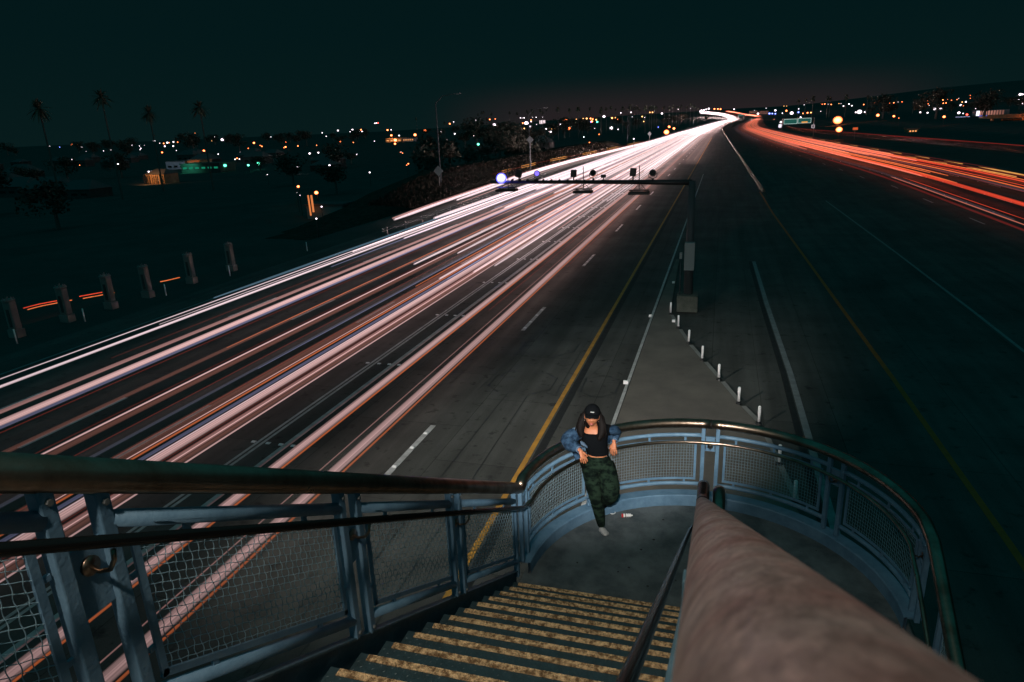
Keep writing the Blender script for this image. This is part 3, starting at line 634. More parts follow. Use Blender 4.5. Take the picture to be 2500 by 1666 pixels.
# ---------------------------------------------------------------- railings
def weave(P, n, m_, pitch_u, pitch_v, r_=.0019, amp=.0050):
    """woven crimped wires on a surface P(s,t) -> (point, normal)"""
    b = MB()
    for i in range(1, n):
        pts = []; steps = m_*3
        for j in range(steps+1):
            p, q = P(i/n, j/steps); pts.append(p+q*amp*sin(pi*j/3+i*pi)*1.0)
        b.tube(pts, r_, 3, caps=False)
    for j in range(1, m_):
        pts = []; steps = n*2
        for i in range(steps+1):
            p, q = P(i/steps, j/m_); pts.append(p-q*amp*cos(pi*i/2+j*pi)*.8)
        b.tube(pts, r_, 3, caps=False)
    return b
def frame(P, wd=.028, dp=.012, n=1):
    b = MB()
    E_ = [[(i/n, 0) for i in range(n+1)], [(1, 0), (1, 1)], [(i/n, 1) for i in range(n, -1, -1)], [(0, 1), (0, 0)]]
    for ed in E_:
        for (s0, t0), (s1, t1) in zip(ed, ed[1:]):
            A, qa = P(s0, t0); B, qb = P(s1, t1); d = (B-A).normalized(); sd = d.cross(qa).normalized()*wd/2
            n_ = len(b.v)
            for X, q, e_ in ((A, qa, -d*wd/2), (B, qb, d*wd/2)):
                if n > 1 and len(ed) > 2: e_ = d*0
                for a_, c_ in ((-1, -1), (1, -1), (1, 1), (-1, 1)): b.v.append(X+e_+sd*a_+q*dp/2*c_)
            b.f += [(n_, n_+1, n_+5, n_+4), (n_+1, n_+2, n_+6, n_+5), (n_+2, n_+3, n_+7, n_+6), (n_+3, n_, n_+4, n_+7), (n_, n_+3, n_+2, n_+1), (n_+4, n_+5, n_+6, n_+7)]
    return b
def bracket(p, inward, sgn=1):
    """J shaped handrail bracket from the plate to the underside of the handrail"""
    p = Vector(p); i_ = Vector(inward)
    b = MB().tube([p-Vector((0, 0, .085)), p+i_*.04-Vector((0, 0, .10)), p+i_*.085-Vector((0, 0, .085)), p+i_*.11-Vector((0, 0, .045)), p+i_*.115-Vector((0, 0, .01))], .008, 8)
    b.tube([p+i_*.001-Vector((0, 0, .085)), p+i_*.012-Vector((0, 0, .085))], .032, 14)
    return b
lr = thing('stair_railing', 'blue grey stair railing on the left with woven wire panels and thick brown top rail', 'railing', (-1.82, 5.8, 4.6))
XR = -1.82
pts = [(XR, -1.6, nz(-1.6)+1.062), (XR, 5.84, nz(5.84)+1.052), (XR, 5.92, 5.455)]
local(MB().tube(pts, .056, 24).build('top_rail', M['steel'], smooth=True), lr)
hp = [(-1.70, -1.6, nz(-1.6)+.85), (-1.70, 5.6, nz(5.6)+.85), (-1.705, 5.86, nz(5.80)+.86)]
local(MB().tube(hp, .02, 14).build('handrail', M['darksteel'], smooth=True), lr)
posts = [(-1.60, -1.43), (-.17, .0), (1.26, 1.43), (2.72, 2.87), (4.13, 4.29)]
def post(x, y, z0, z1, wx=.05, wy=.052, ang=0, m_='blue'):
    R = Matrix.Rotation(ang, 3, 'Z'); return MB().box((x, y, (z0+z1)/2), (wx, wy, z1-z0), R).build('post', M[m_], bevel=.006)
for a, c in posts:
    for y in (a, c): local(post(XR, y, nz(y)+.097, nz(y)+1.01), lr)
    ym = (a+c)/2
    local(MB().box((XR, ym, nz(ym)+.70), (.010, c-a-.045, .24)).build('bracket_plate', M['blue']), lr)
    local(bracket((XR+.004, ym, nz(ym)+.83), (1, 0, 0)).build('bracket', M['steel'], smooth=True), lr)
local(post(XR, 5.72, nz(5.72)+.03, nz(5.72)+1.0), lr)
spans = [(-1.43, -.17), (0, 1.26), (1.43, 2.72), (2.87, 4.13), (4.29, 5.72)]
for a, c in spans:
    for hh, nm, rd in ((.905, 'upper_tube', .030), (.205, 'lower_tube', .028)):
        local(MB().tube([(XR, a+.02, nz(a+.02)+hh), (XR, c-.02, nz(c-.02)+hh)], rd, 14).build(nm, M['blue'], smooth=True), lr)
    y0, y1 = a+.085, c-.075
    P = lambda s, t, y0=y0, y1=y1: (Vector((XR+.004, y0+(y1-y0)*s, nz(y0+(y1-y0)*s)+.275+t*.552)), Vector((1, 0, 0)))
    local(frame(P).build('panel_frame', M['blue']), lr)
    nw = round((y1-y0)/.036)
    local(weave(P, nw, 15, .036, .036).build('wire_mesh', M['wire'], kind='stuff'), lr)
    b = MB()
    for s in (.2, .8):
        y = y0+(y1-y0)*s
        b.box((XR+.002, y, nz(y)+.856), (.012, .03, .05)); b.box((XR+.002, y, nz(y)+.245), (.012, .03, .04))
    for z in (.4, .7): b.box((XR, y0-.025, nz(y0)+z), (.012, .03, .02)); b.box((XR, y1+.025, nz(y1)+z), (.012, .03, .02))
    local(b.build('mounting_tabs', M['blue'], kind='stuff'), lr)
# curved railing round the landing
cr = thing('curved_railing', 'curved blue grey railing with mesh panels and a shiny steel top rail around the landing', 'railing', (CX, CY, LZ))
TZ = 5.55
c3 = lambda R, a, z: Vector((CX+R*cos(a), CY+R*sin(a), z))
rail = [Vector((CX-RR, 5.86, TZ-.05)), c3(RR, pi-.03, TZ-.015)]+[c3(RR, pi-.06-i*(pi-.12)/60, TZ) for i in range(61)]+[c3(RR, .03, TZ-.01), Vector((CX+RR+.01, 5.75, TZ-.05)), Vector((CX+RR+.012, 5.6, TZ-.13))]
rail += [Vector((CX+RR+.012, 5.6-.3*i, TZ-.13-.3*i*RISE/RUN)) for i in range(1, 15)]
n_ = 62
local(MB().tube(rail[:33], .056, 24).build('top_rail', M['steel'], smooth=True), cr)
local(MB().tube(rail[32:], .0558, 24).build('top_rail', M['steel'], smooth=True), cr)
b = MB(); d = (rail[33]-rail[31]).normalized(); b.tube([rail[32]-d*.004, rail[32]+d*.004], .0572, 24); local(b.build('rail_joint', M['black'], smooth=True), cr)
HR = RR-.115
hr = [Vector((-1.705, 5.7, 5.40))]+[c3(HR, pi-.02-i*(pi-.04)/50, 5.36) for i in range(51)]+[Vector((CX+HR, 5.6-.3*i, 5.36-.12-.3*i*RISE/RUN)) for i in range(0, 14)]
local(MB().tube(hr, .019, 14).build('handrail', M['steel'], smooth=True), cr)
PA = [0.02, pi/4, pi/2, 3*pi/4, pi-.05]; hd = .045
for a in PA:
    for s_ in (-hd, hd):
        q = c3(RR, a+s_, 0); local(post(q.x, q.y, LZ+.145, TZ-.05, .045, .045, a), cr)
    m1, m2 = c3(RR-.004, a-hd, 0), c3(RR-.004, a+hd, 0); R = Matrix.Rotation(a, 3, 'Z')
    b = MB().box(((m1.x+m2.x)/2, (m1.y+m2.y)/2, 5.30), (.010, .10, .17), R); b.box(((m1.x+m2.x)/2, (m1.y+m2.y)/2, 5.385), (.03, .115, .012), R); b.box(((m1.x+m2.x)/2, (m1.y+m2.y)/2, 5.215), (.03, .115, .012), R)
    local(b.build('bracket_plate', M['blue']), cr)
    q = c3(RR, a, 5.35); local(bracket(q, (-cos(a), -sin(a), 0)).build('bracket', M['steel'], smooth=True), cr)
for a, c in zip(PA, PA[1:]):
    a0, a1 = a+hd+.012, c-hd-.012
    for z, rd, nm in ((5.40, .024, 'upper_tube'), (LZ+.265, .024, 'lower_tube')):
        local(MB().tube([c3(RR, a0+(a1-a0)*i/16, z) for i in range(17)], rd, 14).build(nm, M['blue'], smooth=True), cr)
    b0, b1 = a0+.035, a1-.035
    P = lambda s, t, b0=b0, b1=b1: (c3(RR-.006, b0+(b1-b0)*s, LZ+.335+t*.49), Vector((-cos(b0+(b1-b0)*s), -sin(b0+(b1-b0)*s), 0)))
    local(frame(P, n=16).build('panel_frame', M['blue']), cr)
    local(weave(P, 33, 13, .038, .038, .0016, .003).build('wire_mesh', M['wire'], kind='stuff'), cr)
    b = MB()
    for s in (.15, .5, .85):
        an = a0+(a1-a0)*s; R = Matrix.Rotation(an, 3, 'Z'); q = c3(RR-.004, an, 0)
        b.box((q.x, q.y, 5.352), (.012, .025, .055), R); b.box((q.x, q.y, LZ+.30), (.012, .025, .05), R)
    local(b.build('mounting_tabs', M['blue'], kind='stuff'), cr)
# inner pipe railing right next to the camera, and the one of the lower flight behind it
ir = thing('pipe_railing', 'very thick worn brown steel pipe rail running from the near right down to the landing', 'railing', (0, 5.7, 4.5))
px_ = lambda y: .048-.0116*y; pz_ = lambda y: 9-.1045-.568*y
P = [(px_(y), y, pz_(y)) for y in (-1.2, -.6, -.2, 0, .2, .4, .7, 1, 1.5, 2, 3, 4, 5, 5.55)]
local(MB().tube(P, .056, 40).build('top_rail', M['pipe'], smooth=True), ir)
P = [(-.0165, 5.55, 5.743), (-.018, 5.68, 5.68), (-.018, 5.80, 5.645), (-.018, 6.02, 5.64), (-.018, 6.09, 5.62), (-.018, 6.11, 5.55), (-.018, 6.11, 4.6)]
local(MB().tube(P, .0565, 28).build('rail_end', M['darksteel'], smooth=True), ir)
hp = [(-.112, y, nz(y)+.85) for y in (-1, 1, 3, 5)]+[(-.108, 5.55, nz(5.55)+.85), (-.10, 5.70, nz(5.7)+.86), (-.06, 5.80, 5.33), (-.03, 5.82, 5.30)]
local(MB().tube(hp, .0165, 14).build('handrail', M['darksteel'], smooth=True), ir)
for y in (5.6, 4.2, 2.8, 1.45, .1): local(post(-.02, y, nz(y)-.2, nz(y)+1.0, .045, .05, 0, 'bluedark'), ir)
for hh in (.9, .2): local(MB().tube([(-.02, -1, nz(-1)+hh), (-.02, 5.6, nz(5.6)+hh)], .025, 12).build('tube', M['bluedark'], smooth=True), ir)
P2 = lambda s, t: (Vector((-.035, .2+5.3*s, nz(.2+5.3*s)+.27+t*.56)), Vector((1, 0, 0)))
local(frame(P2).build('panel_frame', M['bluedark']), ir)
local(weave(P2, 140, 15, .038, .038).build('wire_mesh', M['wire'], kind='stuff'), ir)
lf = thing('lower_flight', 'dark lower stair flight going down on the right of the landing', 'stairs', (1.0, 5.5, LZ))
T1 = None
for k in range(12):
    o = T0.copy(); C.objects.link(o); o.parent = lf; o.location = (0, -.02-RUN*k, -RISE*(k+1)); o.scale = (.97, -1, 1)
    for ch in T0.children: c = ch.copy(); C.objects.link(c); c.parent = o
for x in (.16, 1.86):
    b = MB(); A = Vector((x, 5.5, LZ+.05)); B = Vector((x, 1.8, LZ+.05-3.7*RISE/RUN))
    for p in (A, B):
        for dx, dz in ((-.008, -.3), (.008, -.3), (.008, .05), (-.008, .05)): b.v.append(p+Vector((dx, 0, dz)))
    b.f = [(i, (i+1) % 4, (i+1) % 4+4, i+4) for i in range(4)]; local(b.build('stringer', M['bluedark']), lf)
lz2 = lambda y: LZ-(5.5-y)*RISE/RUN
b = [(.125, 6.06, 4.6), (.125, 6.06, 5.55), (.125, 6.04, 5.61), (.125, 5.97, 5.63), (.125, 5.80, 5.61), (.125, 5.6, 5.54)]+[(.125, 5.6-.4*i, 5.54-.4*i*RISE/RUN) for i in range(1, 10)]
local(MB().tube(b, .056, 24).build('top_rail', M['steel'], smooth=True), lf)
for y in (5.3, 3.9, 2.5):
    local(post(1.87, y, lz2(y)+.05, lz2(y)+.84, .05, .05, 0, 'blue'), lf)
for y0, y1 in ((3.95, 5.25), (2.55, 3.85)):
    P3 = lambda s, t, y0=y0, y1=y1: (Vector((1.86, y0+.05+(y1-y0-.1)*s, lz2(y0+.05+(y1-y0-.1)*s)+.28+t*.55)), Vector((-1, 0, 0)))
    local(frame(P3).build('panel_frame', M['blue']), lf); local(weave(P3, 34, 14, .037, .037).build('wire_mesh', M['wire'], kind='stuff'), lf)
    for hh in (.9, .2): local(MB().tube([(1.87, y0, lz2(y0)+hh), (1.87, y1, lz2(y1)+hh)], .025, 12).build('tube', M['blue'], smooth=True), lf)
# bolts that hold the posts to the stringer and the toe plate
def bolts(pts, parent, ax=(1, 0, 0)):
    b = MB()
    for q in pts: q = Vector(q); b.tube([q, q+Vector(ax)*.012], .011, 6)
    local(b.build('bolts', M['galv'], kind='stuff'), parent)
bolts([(XR+.025, y+dy, nz(y)+h_) for a, c in posts for y in (a, c) for dy in (0,) for h_ in (.13, .97)], lr)
# litter on the landing
lt = thing('litter_bottle', 'small red and white crumpled bottle lying on the landing floor', 'litter', (-.885, 7.17, LZ+.002))
Rz = Matrix.Rotation(.25, 3, 'Z')
b = MB(); prof = [(-.055, .012), (-.05, .022), (-.02, .023), (-.012, .018), (0, .024), (.012, .018), (.022, .023), (.035, .02), (.048, .022), (.06, .010), (.075, .008)]
b.tube([Rz @ Vector((x, 0, .023)) for x, _ in prof], [r_ for _, r_ in prof], 9); b.build('body', M['paper'], lt)
b = MB(); b.tube([Rz @ Vector((x, 0, .023)) for x in (-.058, -.038)], .0245, 10); b.build('cap', M['red'], lt)
b = MB(); b.tube([Rz @ Vector((x, 0, .023)) for x in (-.015, -.008)], .0215, 10); b.build('band', M['black'], lt)
b = MB(); b.tube([(.032*cos(a), .032*sin(a), 0) for a in [i*pi/10 for i in range(20)]], .005, 6, close=True)
o = b.build('litter_ring', M['paper'], smooth=True); o.location = (-1.06, 7.23, LZ+.006); tag(o, 'small pale ring lying on the floor by the toe plate', 'litter')
b = MB()
for i in range(26):
    a = random.uniform(0, 2*pi); R = random.uniform(.2, 1.6); s_ = random.uniform(.006, .016); x, y = CX+R*cos(a), CY+abs(R*sin(a)); q = random.uniform(0, pi)
    b.v += [Vector((x+s_*cos(q+t)*random.uniform(.6, 1.3), y+s_*sin(q+t), LZ+.002)) for t in (0, 1.3, 2.6, 3.8, 5)]; n = len(b.v); b.f.append(tuple(range(n-5, n)))
tag(b.build('floor_debris', M['asphalt']), kind='stuff')

# ---------------------------------------------------------------- person
def skin(name, joints, edges, m, parent, sub=2, root=0):
    me = bpy.data.meshes.new(name); me.from_pydata([j[0] for j in joints], edges, []); me.materials.append(m)
    o = bpy.data.objects.new(name, me); C.objects.link(o); o.parent = parent; o.matrix_parent_inverse = Matrix.Translation(-parent.location)
    md = o.modifiers.new('skin', 'SKIN'); md.use_smooth_shade = True
    for i, j in enumerate(joints):
        v = me.skin_vertices[0].data[i]; rr_ = j[1]; v.radius = rr_ if isinstance(rr_, tuple) else (rr_, rr_); v.use_root = (i == root)
    if sub: s_ = o.modifiers.new('sub', 'SUBSURF'); s_.levels = sub; s_.render_levels = sub
    return o
def blob(name, c, rad, m, parent, seg=16, rings=12, fn=None, rot=None):
    b = MB(); R = rot or Matrix.Identity(3)
    for i in range(rings+1):
        t = pi*i/rings
        for j in range(seg):
            p = 2*pi*j/seg; v = Vector((sin(t)*cos(p), sin(t)*sin(p), cos(t))); 
            if fn: v = fn(v)
            b.v.append(Vector(c)+R @ Vector((v.x*rad[0], v.y*rad[1], v.z*rad[2])))
    for i in range(rings):
        for j in range(seg): a = i*seg+j; d = i*seg+(j+1) % seg; b.f.append((a, a+seg, d+seg, d))
    o = b.build(name, m, smooth=True); o.parent = parent; o.matrix_parent_inverse = Matrix.Translation(-parent.location); return o
PN = Vector((-1.12, 6.85, LZ))
pe = thing('person', 'woman in black cap, crop top, denim jacket and camouflage trousers leaning on the curved rail', 'person', PN)
V = Vector
HC = V((-1.245, 6.90, 5.885))
hipc, waist, chest, neck = V((-1.19, 6.94, 5.30)), V((-1.195, 6.95, 5.43)), V((-1.235, 6.98, 5.60)), V((-1.245, 6.985, 5.725))
rs, ls = V((-1.385, 6.985, 5.675)), V((-1.10, 7.04, 5.675)); re_, le_ = V((-1.50, 6.79, 5.60)), V((-1.045, 7.23, 5.575)); rw, lw_ = V((-1.325, 6.62, 5.60)), V((-1.022, 7.06, 5.515))
rh, lh = V((-1.265, 6.93, 5.27)), V((-1.115, 6.94, 5.27)); rk, lk = V((-1.19, 6.83, 4.94)), V((-1.005, 6.66, 5.05)); ra, la = V((-1.125, 6.80, 4.58)), V((-1.135, 6.98, 4.80))
J = [(hipc, (.125, .10)), (waist, (.100, .080)), (chest, (.115, .09)), (neck, .046), (V((-1.245, 6.955, 5.80)), .045), (HC, .05),
     (rs, .05), (re_, .036), (rw, .024), (ls, .05), (le_, .036), (lw_, .024), (rh, .085), (rk, .052), (ra, .034), (lh, .085), (lk, .052), (la, .034)]
E_ = [(0, 1), (1, 2), (2, 3), (3, 4), (4, 5), (2, 6), (6, 7), (7, 8), (2, 9), (9, 10), (10, 11), (0, 12), (12, 13), (13, 14), (0, 15), (15, 16), (16, 17)]
skin('body', J, E_, M['skin'], pe)
def head_fn(v):
    v = v.copy()
    if v.z < 0: k = 1-.38*(-v.z)**1.4; v.x *= k; v.y *= (k+.12)          # narrowing to the chin
    if v.y < -.5:                                                        # face plane and features, -y is forward
        n_ = max(0, 1-abs(v.x)/.20)*max(0, 1-abs(v.z+.12)/.26); v.y -= .20*n_
        br = max(0, 1-abs(v.z-.16)/.12)*max(0, 1-abs(v.x)/.6); v.y -= .05*br
        ey = max(0, 1-abs(v.z-.02)/.12)*max(0, 1-abs(abs(v.x)-.36)/.2); v.y += .07*ey
        mo = max(0, 1-abs(v.z+.48)/.10)*max(0, 1-abs(v.x)/.28); v.y -= .05*mo
        ch = max(0, 1-abs(v.z+.85)/.16)*max(0, 1-abs(v.x)/.3); v.y -= .06*ch
    return v
HR_ = Matrix.Rotation(radians(9), 3, 'Z') @ Matrix.Rotation(radians(4), 3, 'Y') @ Matrix.Rotation(radians(-4), 3, 'X')
hd_ = blob('head', HC, (.076, .092, .116), M['skin'], pe, 40, 32, head_fn, HR_)
hp_ = lambda x, y, z: HC+HR_ @ V((x, y, z))
blob('lips', hp_(0, -.083, -.056), (.022, .010, .0085), M['lips'], pe, 12, 8, None, HR_)
blob('lips', hp_(0, -.081, -.066), (.019, .010, .0085), M['lips'], pe, 12, 8, None, HR_)
for s_ in (-1, 1):
    blob('eye', hp_(s_*.028, -.079, .004), (.014, .007, .0065), M['eye'], pe, 12, 8, None, HR_)
    blob('ear', hp_(s_*.075, .0, -.005), (.010, .020, .030), M['skin'], pe, 10, 8, None, HR_)
    blob('earring', hp_(s_*.079, -.008, -.052), (.007, .007, .010), M['silver'], pe, 8, 6, None, HR_)
# cap: dome, button, curved brim, little white lettering
def dome(v): v = v.copy(); v.z = max(v.z, -.12); return v
blob('cap_crown', hp_(0, .004, .048), (.089, .103, .094), M['cap'], pe, 28, 20, dome, HR_)
b = MB(); n = 14
for row, (fw, ex, z) in enumerate(((.0, .0, .045), (.5, .5, .043), (1, 1, .030))):
    for i in range(n+1):
        a = pi*i/n; x = -.078*cos(a)*(1-.06*ex); y = -.045-.045*sin(a)-.062*ex*sin(a)**.6
        b.v.append(hp_(x, y, z-.022*(abs(x)/.078)**2*ex))
for r_ in range(2):
    for i in range(n): a = r_*(n+1)+i; b.f.append((a, a+1, a+n+2, a+n+1))
o = local(b.build('cap_brim', M['cap'], smooth=True), pe); so = o.modifiers.new('s', 'SOLIDIFY'); so.thickness = .004
b = MB()
for i, (x, w_) in enumerate(((-.016, .006), (-.008, .005), (.0, .006), (.008, .005), (.016, .006))):
    q = hp_(x, -.097, .083); b.box(q, (w_, .004, .010 if i % 2 else .008), HR_)
local(b.build('cap_lettering', M['paper']), pe)
# hair falling on both sides
skin('hair', [(hp_(0, .035, .04), .075), (hp_(0, .07, -.03), .075), (hp_(-.01, .10, -.11), .066), (hp_(-.02, .10, -.19), .05),
              (hp_(-.070, .045, .02), .040), (hp_(-.102, .035, -.06), .046), (hp_(-.125, .02, -.13), .052), (hp_(-.118, .0, -.19), .046), (hp_(-.095, -.02, -.235), .026), (hp_(-.085, -.02, -.25), .01),
              (hp_(.070, .045, .02), .042), (hp_(.105, .035, -.06), .050), (hp_(.128, .02, -.14), .060), (hp_(.118, .0, -.20), .050), (hp_(.092, -.035, -.25), .028), (hp_(.085, -.04, -.265), .01)],
     [(0, 1), (1, 2), (2, 3), (0, 4), (4, 5), (5, 6), (6, 7), (7, 8), (8, 9), (0, 10), (10, 11), (11, 12), (12, 13), (13, 14), (14, 15)], M['hair'], pe)
for i in range(30):
    s_ = random.choice((-1, 1)); x = s_*random.uniform(.085, .16); y = random.uniform(-.02, .06)
    b = MB().tube([hp_(x*.8, y+.02, .0), hp_(x, y, -.10), hp_(x*1.05+random.uniform(-.02, .02), y-.01, -.19), hp_(x*.85+random.uniform(-.03, .03), y-.03, -.24-random.uniform(0, .04))], [.006, .009, .007, .001], 5)
    local(b.build('hair_lock', M['hair'], smooth=True), pe)
# cropped black top: lofted rings round the spine, scooped at the neck
def loft(name, rings, m, scoop=0, n=32):
    b = MB()
    for k, (c, rx, ry, yaw) in enumerate(rings):
        for i in range(n):
            a = 2*pi*i/n; s_ = abs(cos(a))**.9*(1 if cos(a) > 0 else -1); x, y = rx*s_, ry*sin(a)
            z = -scoop*max(0, -sin(a))**1.6 if k == len(rings)-1 else (-scoop*.6*max(0, -sin(a))**1.6 if k == len(rings)-2 and scoop else 0)
            b.v.append(V(c)+V((x*cos(yaw)-y*sin(yaw), x*sin(yaw)+y*cos(yaw), z)))
    for k in range(len(rings)-1):
        for i in range(n): a = k*n+i; d = k*n+(i+1) % n; b.f.append((a, d, d+n, a+n))
    o = b.build(name, m, smooth=True); o.parent = pe; o.matrix_parent_inverse = Matrix.Translation(-pe.location); return o
YW = .12
loft('torso_skin', [((-1.19, 6.945, 5.38), .108, .083, YW), ((-1.192, 6.948, 5.44), .106, .082, YW), ((-1.215, 6.965, 5.52), .118, .092, YW), ((-1.235, 6.98, 5.60), .135, .098, YW),
     ((-1.243, 6.985, 5.66), .140, .078, YW), ((-1.245, 6.982, 5.695), .112, .062, YW), ((-1.245, 6.975, 5.715), .062, .05, YW), ((-1.245, 6.965, 5.75), .046, .046, YW), ((-1.245, 6.95, 5.80), .045, .045, YW)], M['skin'])
loft('top', [((-1.190, 6.948, 5.422), .124, .098, YW), ((-1.196, 6.952, 5.445), .127, .102, YW), ((-1.215, 6.962, 5.52), .130, .108, YW), ((-1.232, 6.974, 5.58), .148, .118, YW), ((-1.24, 6.98, 5.63), .162, .108, YW), ((-1.243, 6.984, 5.672), .165, .092, YW),
     ((-1.243, 6.985, 5.698), .128, .080, YW), ((-1.244, 6.984, 5.706), .098, .068, YW)], M['top'], scoop=.085)
skin('top_sleeve', [(rs+V((.05, .0, -.01)), .07), (rs+V((.01, 0, -.004)), .072), (rs.lerp(re_, .22), .066), (rs.lerp(re_, .34), .060), (rs.lerp(re_, .36), .058)], [(0, 1), (1, 2), (2, 3), (3, 4)], M['top'], pe)
skin('top_sleeve', [(ls+V((-.05, .0, -.01)), .07), (ls+V((-.01, 0, -.004)), .072), (ls.lerp(le_, .3), .066), (ls.lerp(le_, .5), .06)], [(0, 1), (1, 2), (2, 3)], M['top'], pe)
# denim jacket slipped off the shoulders: sleeves, back and cuffs
skin('jacket_sleeve', [(rs.lerp(re_, .30)+V((-.01, -.01, .008)), .085), (rs.lerp(re_, .42)+V((-.012, -.01, .005)), .088), (rs.lerp(re_, .72)+V((-.022, 0, .0)), .096), (re_+V((-.02, 0, -.01)), .092), (re_.lerp(rw, .35)+V((0, 0, -.012)), .080), (re_.lerp(rw, .70), .060), (re_.lerp(rw, .88), .046), (re_.lerp(rw, .93), .044)],
     [(0, 1), (1, 2), (2, 3), (3, 4), (4, 5), (5, 6), (6, 7)], M['denim'], pe)
skin('jacket_sleeve', [(ls+V((.05, .01, .035)), .05), (ls+V((.055, .01, .0)), .062), (ls.lerp(le_, .4)+V((.05, 0, .0)), .074), (le_+V((.022, -.03, .0)), .078), (le_.lerp(lw_, .45)+V((.01, 0, .005)), .062), (le_.lerp(lw_, .82), .046), (le_.lerp(lw_, .9), .044)],
     [(0, 1), (1, 2), (2, 3), (3, 4), (4, 5), (5, 6)], M['denim'], pe)
skin('jacket_back', [(V((-1.42, 7.0, 5.52)), (.05, .03)), (V((-1.30, 7.08, 5.50)), (.09, .05)), (V((-1.12, 7.10, 5.52)), (.08, .05)), (V((-1.05, 7.07, 5.60)), (.04, .05)), (V((-1.44, 6.90, 5.44)), (.045, .02)), (V((-1.40, 6.86, 5.34)), (.03, .012))],
     [(0, 1), (1, 2), (2, 3), (0, 4), (4, 5)], M['denim'], pe)
skin('jacket_lining', [(V((-1.375, 6.86, 5.58)), (.045, .02)), (V((-1.33, 6.88, 5.545)), (.05, .02)), (V((-1.30, 6.90, 5.50)), (.03, .015))], [(0, 1), (1, 2)], M['denimlight'], pe)
def cuff(a, c, rad, t=.03):
    d = (c-a).normalized(); b = MB().tube([a-d*t/2, a+d*t/2], rad, 16, caps=False); o = local(b.build('jacket_cuff', M['denimlight'], smooth=True), pe); s_ = o.modifiers.new('s', 'SOLIDIFY'); s_.thickness = .006
cuff(re_.lerp(rw, .92), rw, .035); cuff(le_.lerp(lw_, .88), lw_, .034)
ops = rs.lerp(re_, .34); d = (re_-rs).normalized(); o = local(MB().tube([ops-d*.012, ops+d*.012], .069, 18, caps=False).build('jacket_collar', M['denimlight'], smooth=True), pe)
s_ = o.modifiers.new('s', 'SOLIDIFY'); s_.thickness = .008
b = MB()
for i in range(6): q = V((-1.405, 6.885, 5.66-.028*i)); b.box(q, (.018, .004, .004))
local(b.build('jacket_stitching', M['denimlight']), pe)
# trousers: loose, gathered at the ankles
loft('trousers_waist', [((-1.19, 6.94, 5.17), .06, .06, YW), ((-1.19, 6.94, 5.20), .135, .105, YW), ((-1.19, 6.94, 5.26), .166, .128, YW), ((-1.19, 6.942, 5.32), .158, .120, YW), ((-1.19, 6.945, 5.37), .135, .105, YW), ((-1.19, 6.946, 5.402), .119, .093, YW), ((-1.19, 6.946, 5.40), .10, .08, YW)], M['camo'])
skin('trousers', [(V((-1.19, 6.94, 5.33)), (.13, .10)), (rh+V((-.015, 0, 0)), .125), (rh.lerp(rk, .5)+V((-.015, 0, 0)), .105), (rk+V((-.005, 0, 0)), .088), (rk.lerp(ra, .35)+V((0, .01, 0)), .080), (rk.lerp(ra, .8), .058), (rk.lerp(ra, .98), .048), (ra+V((0, 0, -.02)), .042),
      (lh+V((.02, 0, -.01)), .128), (lh.lerp(lk, .55)+V((.02, 0, 0)), .122), (lk+V((.008, .02, .0)), .108), (lk.lerp(la, .5)+V((.01, 0, -.01)), .082), (la, .058), (la+V((0, .03, -.02)), .05)],
     [(0, 1), (1, 2), (2, 3), (3, 4), (4, 5), (5, 6), (6, 7), (0, 8), (8, 9), (9, 10), (10, 11), (11, 12), (12, 13)], M['camo'], pe)
# hands: palm and five bent fingers
def hand(wr, d, side, up_, name='hand', s_=1.0):
    d = V(d).normalized(); sd = V(side).normalized(); up_ = V(up_).normalized()
    J = [(wr-d*.02, (.024, .018)), (wr+d*.015*s_, (.028, .017)), (wr+d*.055*s_, (.036, .015)), (wr+d*.075*s_, (.036, .013))]; E2 = [(0, 1), (1, 2), (2, 3)]
    o = skin(name, J, E2, M['skin'], pe, 2)
    for i, (off, ln) in enumerate(((-.030, .062), (-.010, .074), (.011, .070), (.031, .052))):
        a = wr+d*.070*s_+sd*off*.92; q = a+d*ln*.42-up_*.004+sd*off*.12; q2 = q+d*ln*.32-up_*.012; q3 = q2+d*ln*.22-up_*.014
        f_ = skin('finger', [(a-d*.012, .0105), (a, .0100), (q, .0092), (q2, .0082), (q3, .0066)], [(0, 1), (1, 2), (2, 3), (3, 4)], M['skin'], pe, 1)
    a = wr+d*.022*s_-sd*.022; q = a+d*.032-sd*.022-up_*.006; q2 = q+d*.028-sd*.004-up_*.008
    skin('thumb', [(a-d*.006+sd*.008, .013), (a, .0125), (q, .0105), (q2, .0078)], [(0, 1), (1, 2), (2, 3)], M['skin'], pe, 1)
hand(rw+V((.008, -.008, -.006)), (.42, -.35, -.95), (-.85, -.35, -.25), (.3, -.85, .15), s_=1.15)
hand(lw_+V((.0, -.005, -.008)), (.02, -.38, -1), (1, -.1, -.05), (0, -.9, .3), s_=1.1)
# shoes
def shoe(a, d, m_=M['shoe']):
    d = V(d).normalized(); s_ = skin('shoe', [(a-d*.035+V((0, 0, -.035)), (.042, .036)), (a+d*.02+V((0, 0, -.040)), (.044, .034)), (a+d*.07+V((0, 0, -.050)), (.046, .026)), (a+d*.105+V((0, 0, -.054)), (.036, .018))], [(0, 1), (1, 2), (2, 3)], m_, pe, 2); return s_
shoe(V((-1.115, 6.79, 4.565)), (.72, -.70, 0)); shoe(la+V((0, .02, -.02)), (-.1, .6, -.7), M['cap'])
for i, (x, z, l_) in enumerate(((-.075, 5.16, .10), (.07, 5.20, .10))):
    q = V((-1.19+x, 6.835, z)); b = MB(); b.box(q, (.075, .012, l_), Matrix.Rotation(.06, 3, 'Z')); b.box(q+V((0, -.004, l_/2-.012)), (.08, .014, .028)); local(b.build('cargo_pocket', M['camo'], bevel=.006), pe)
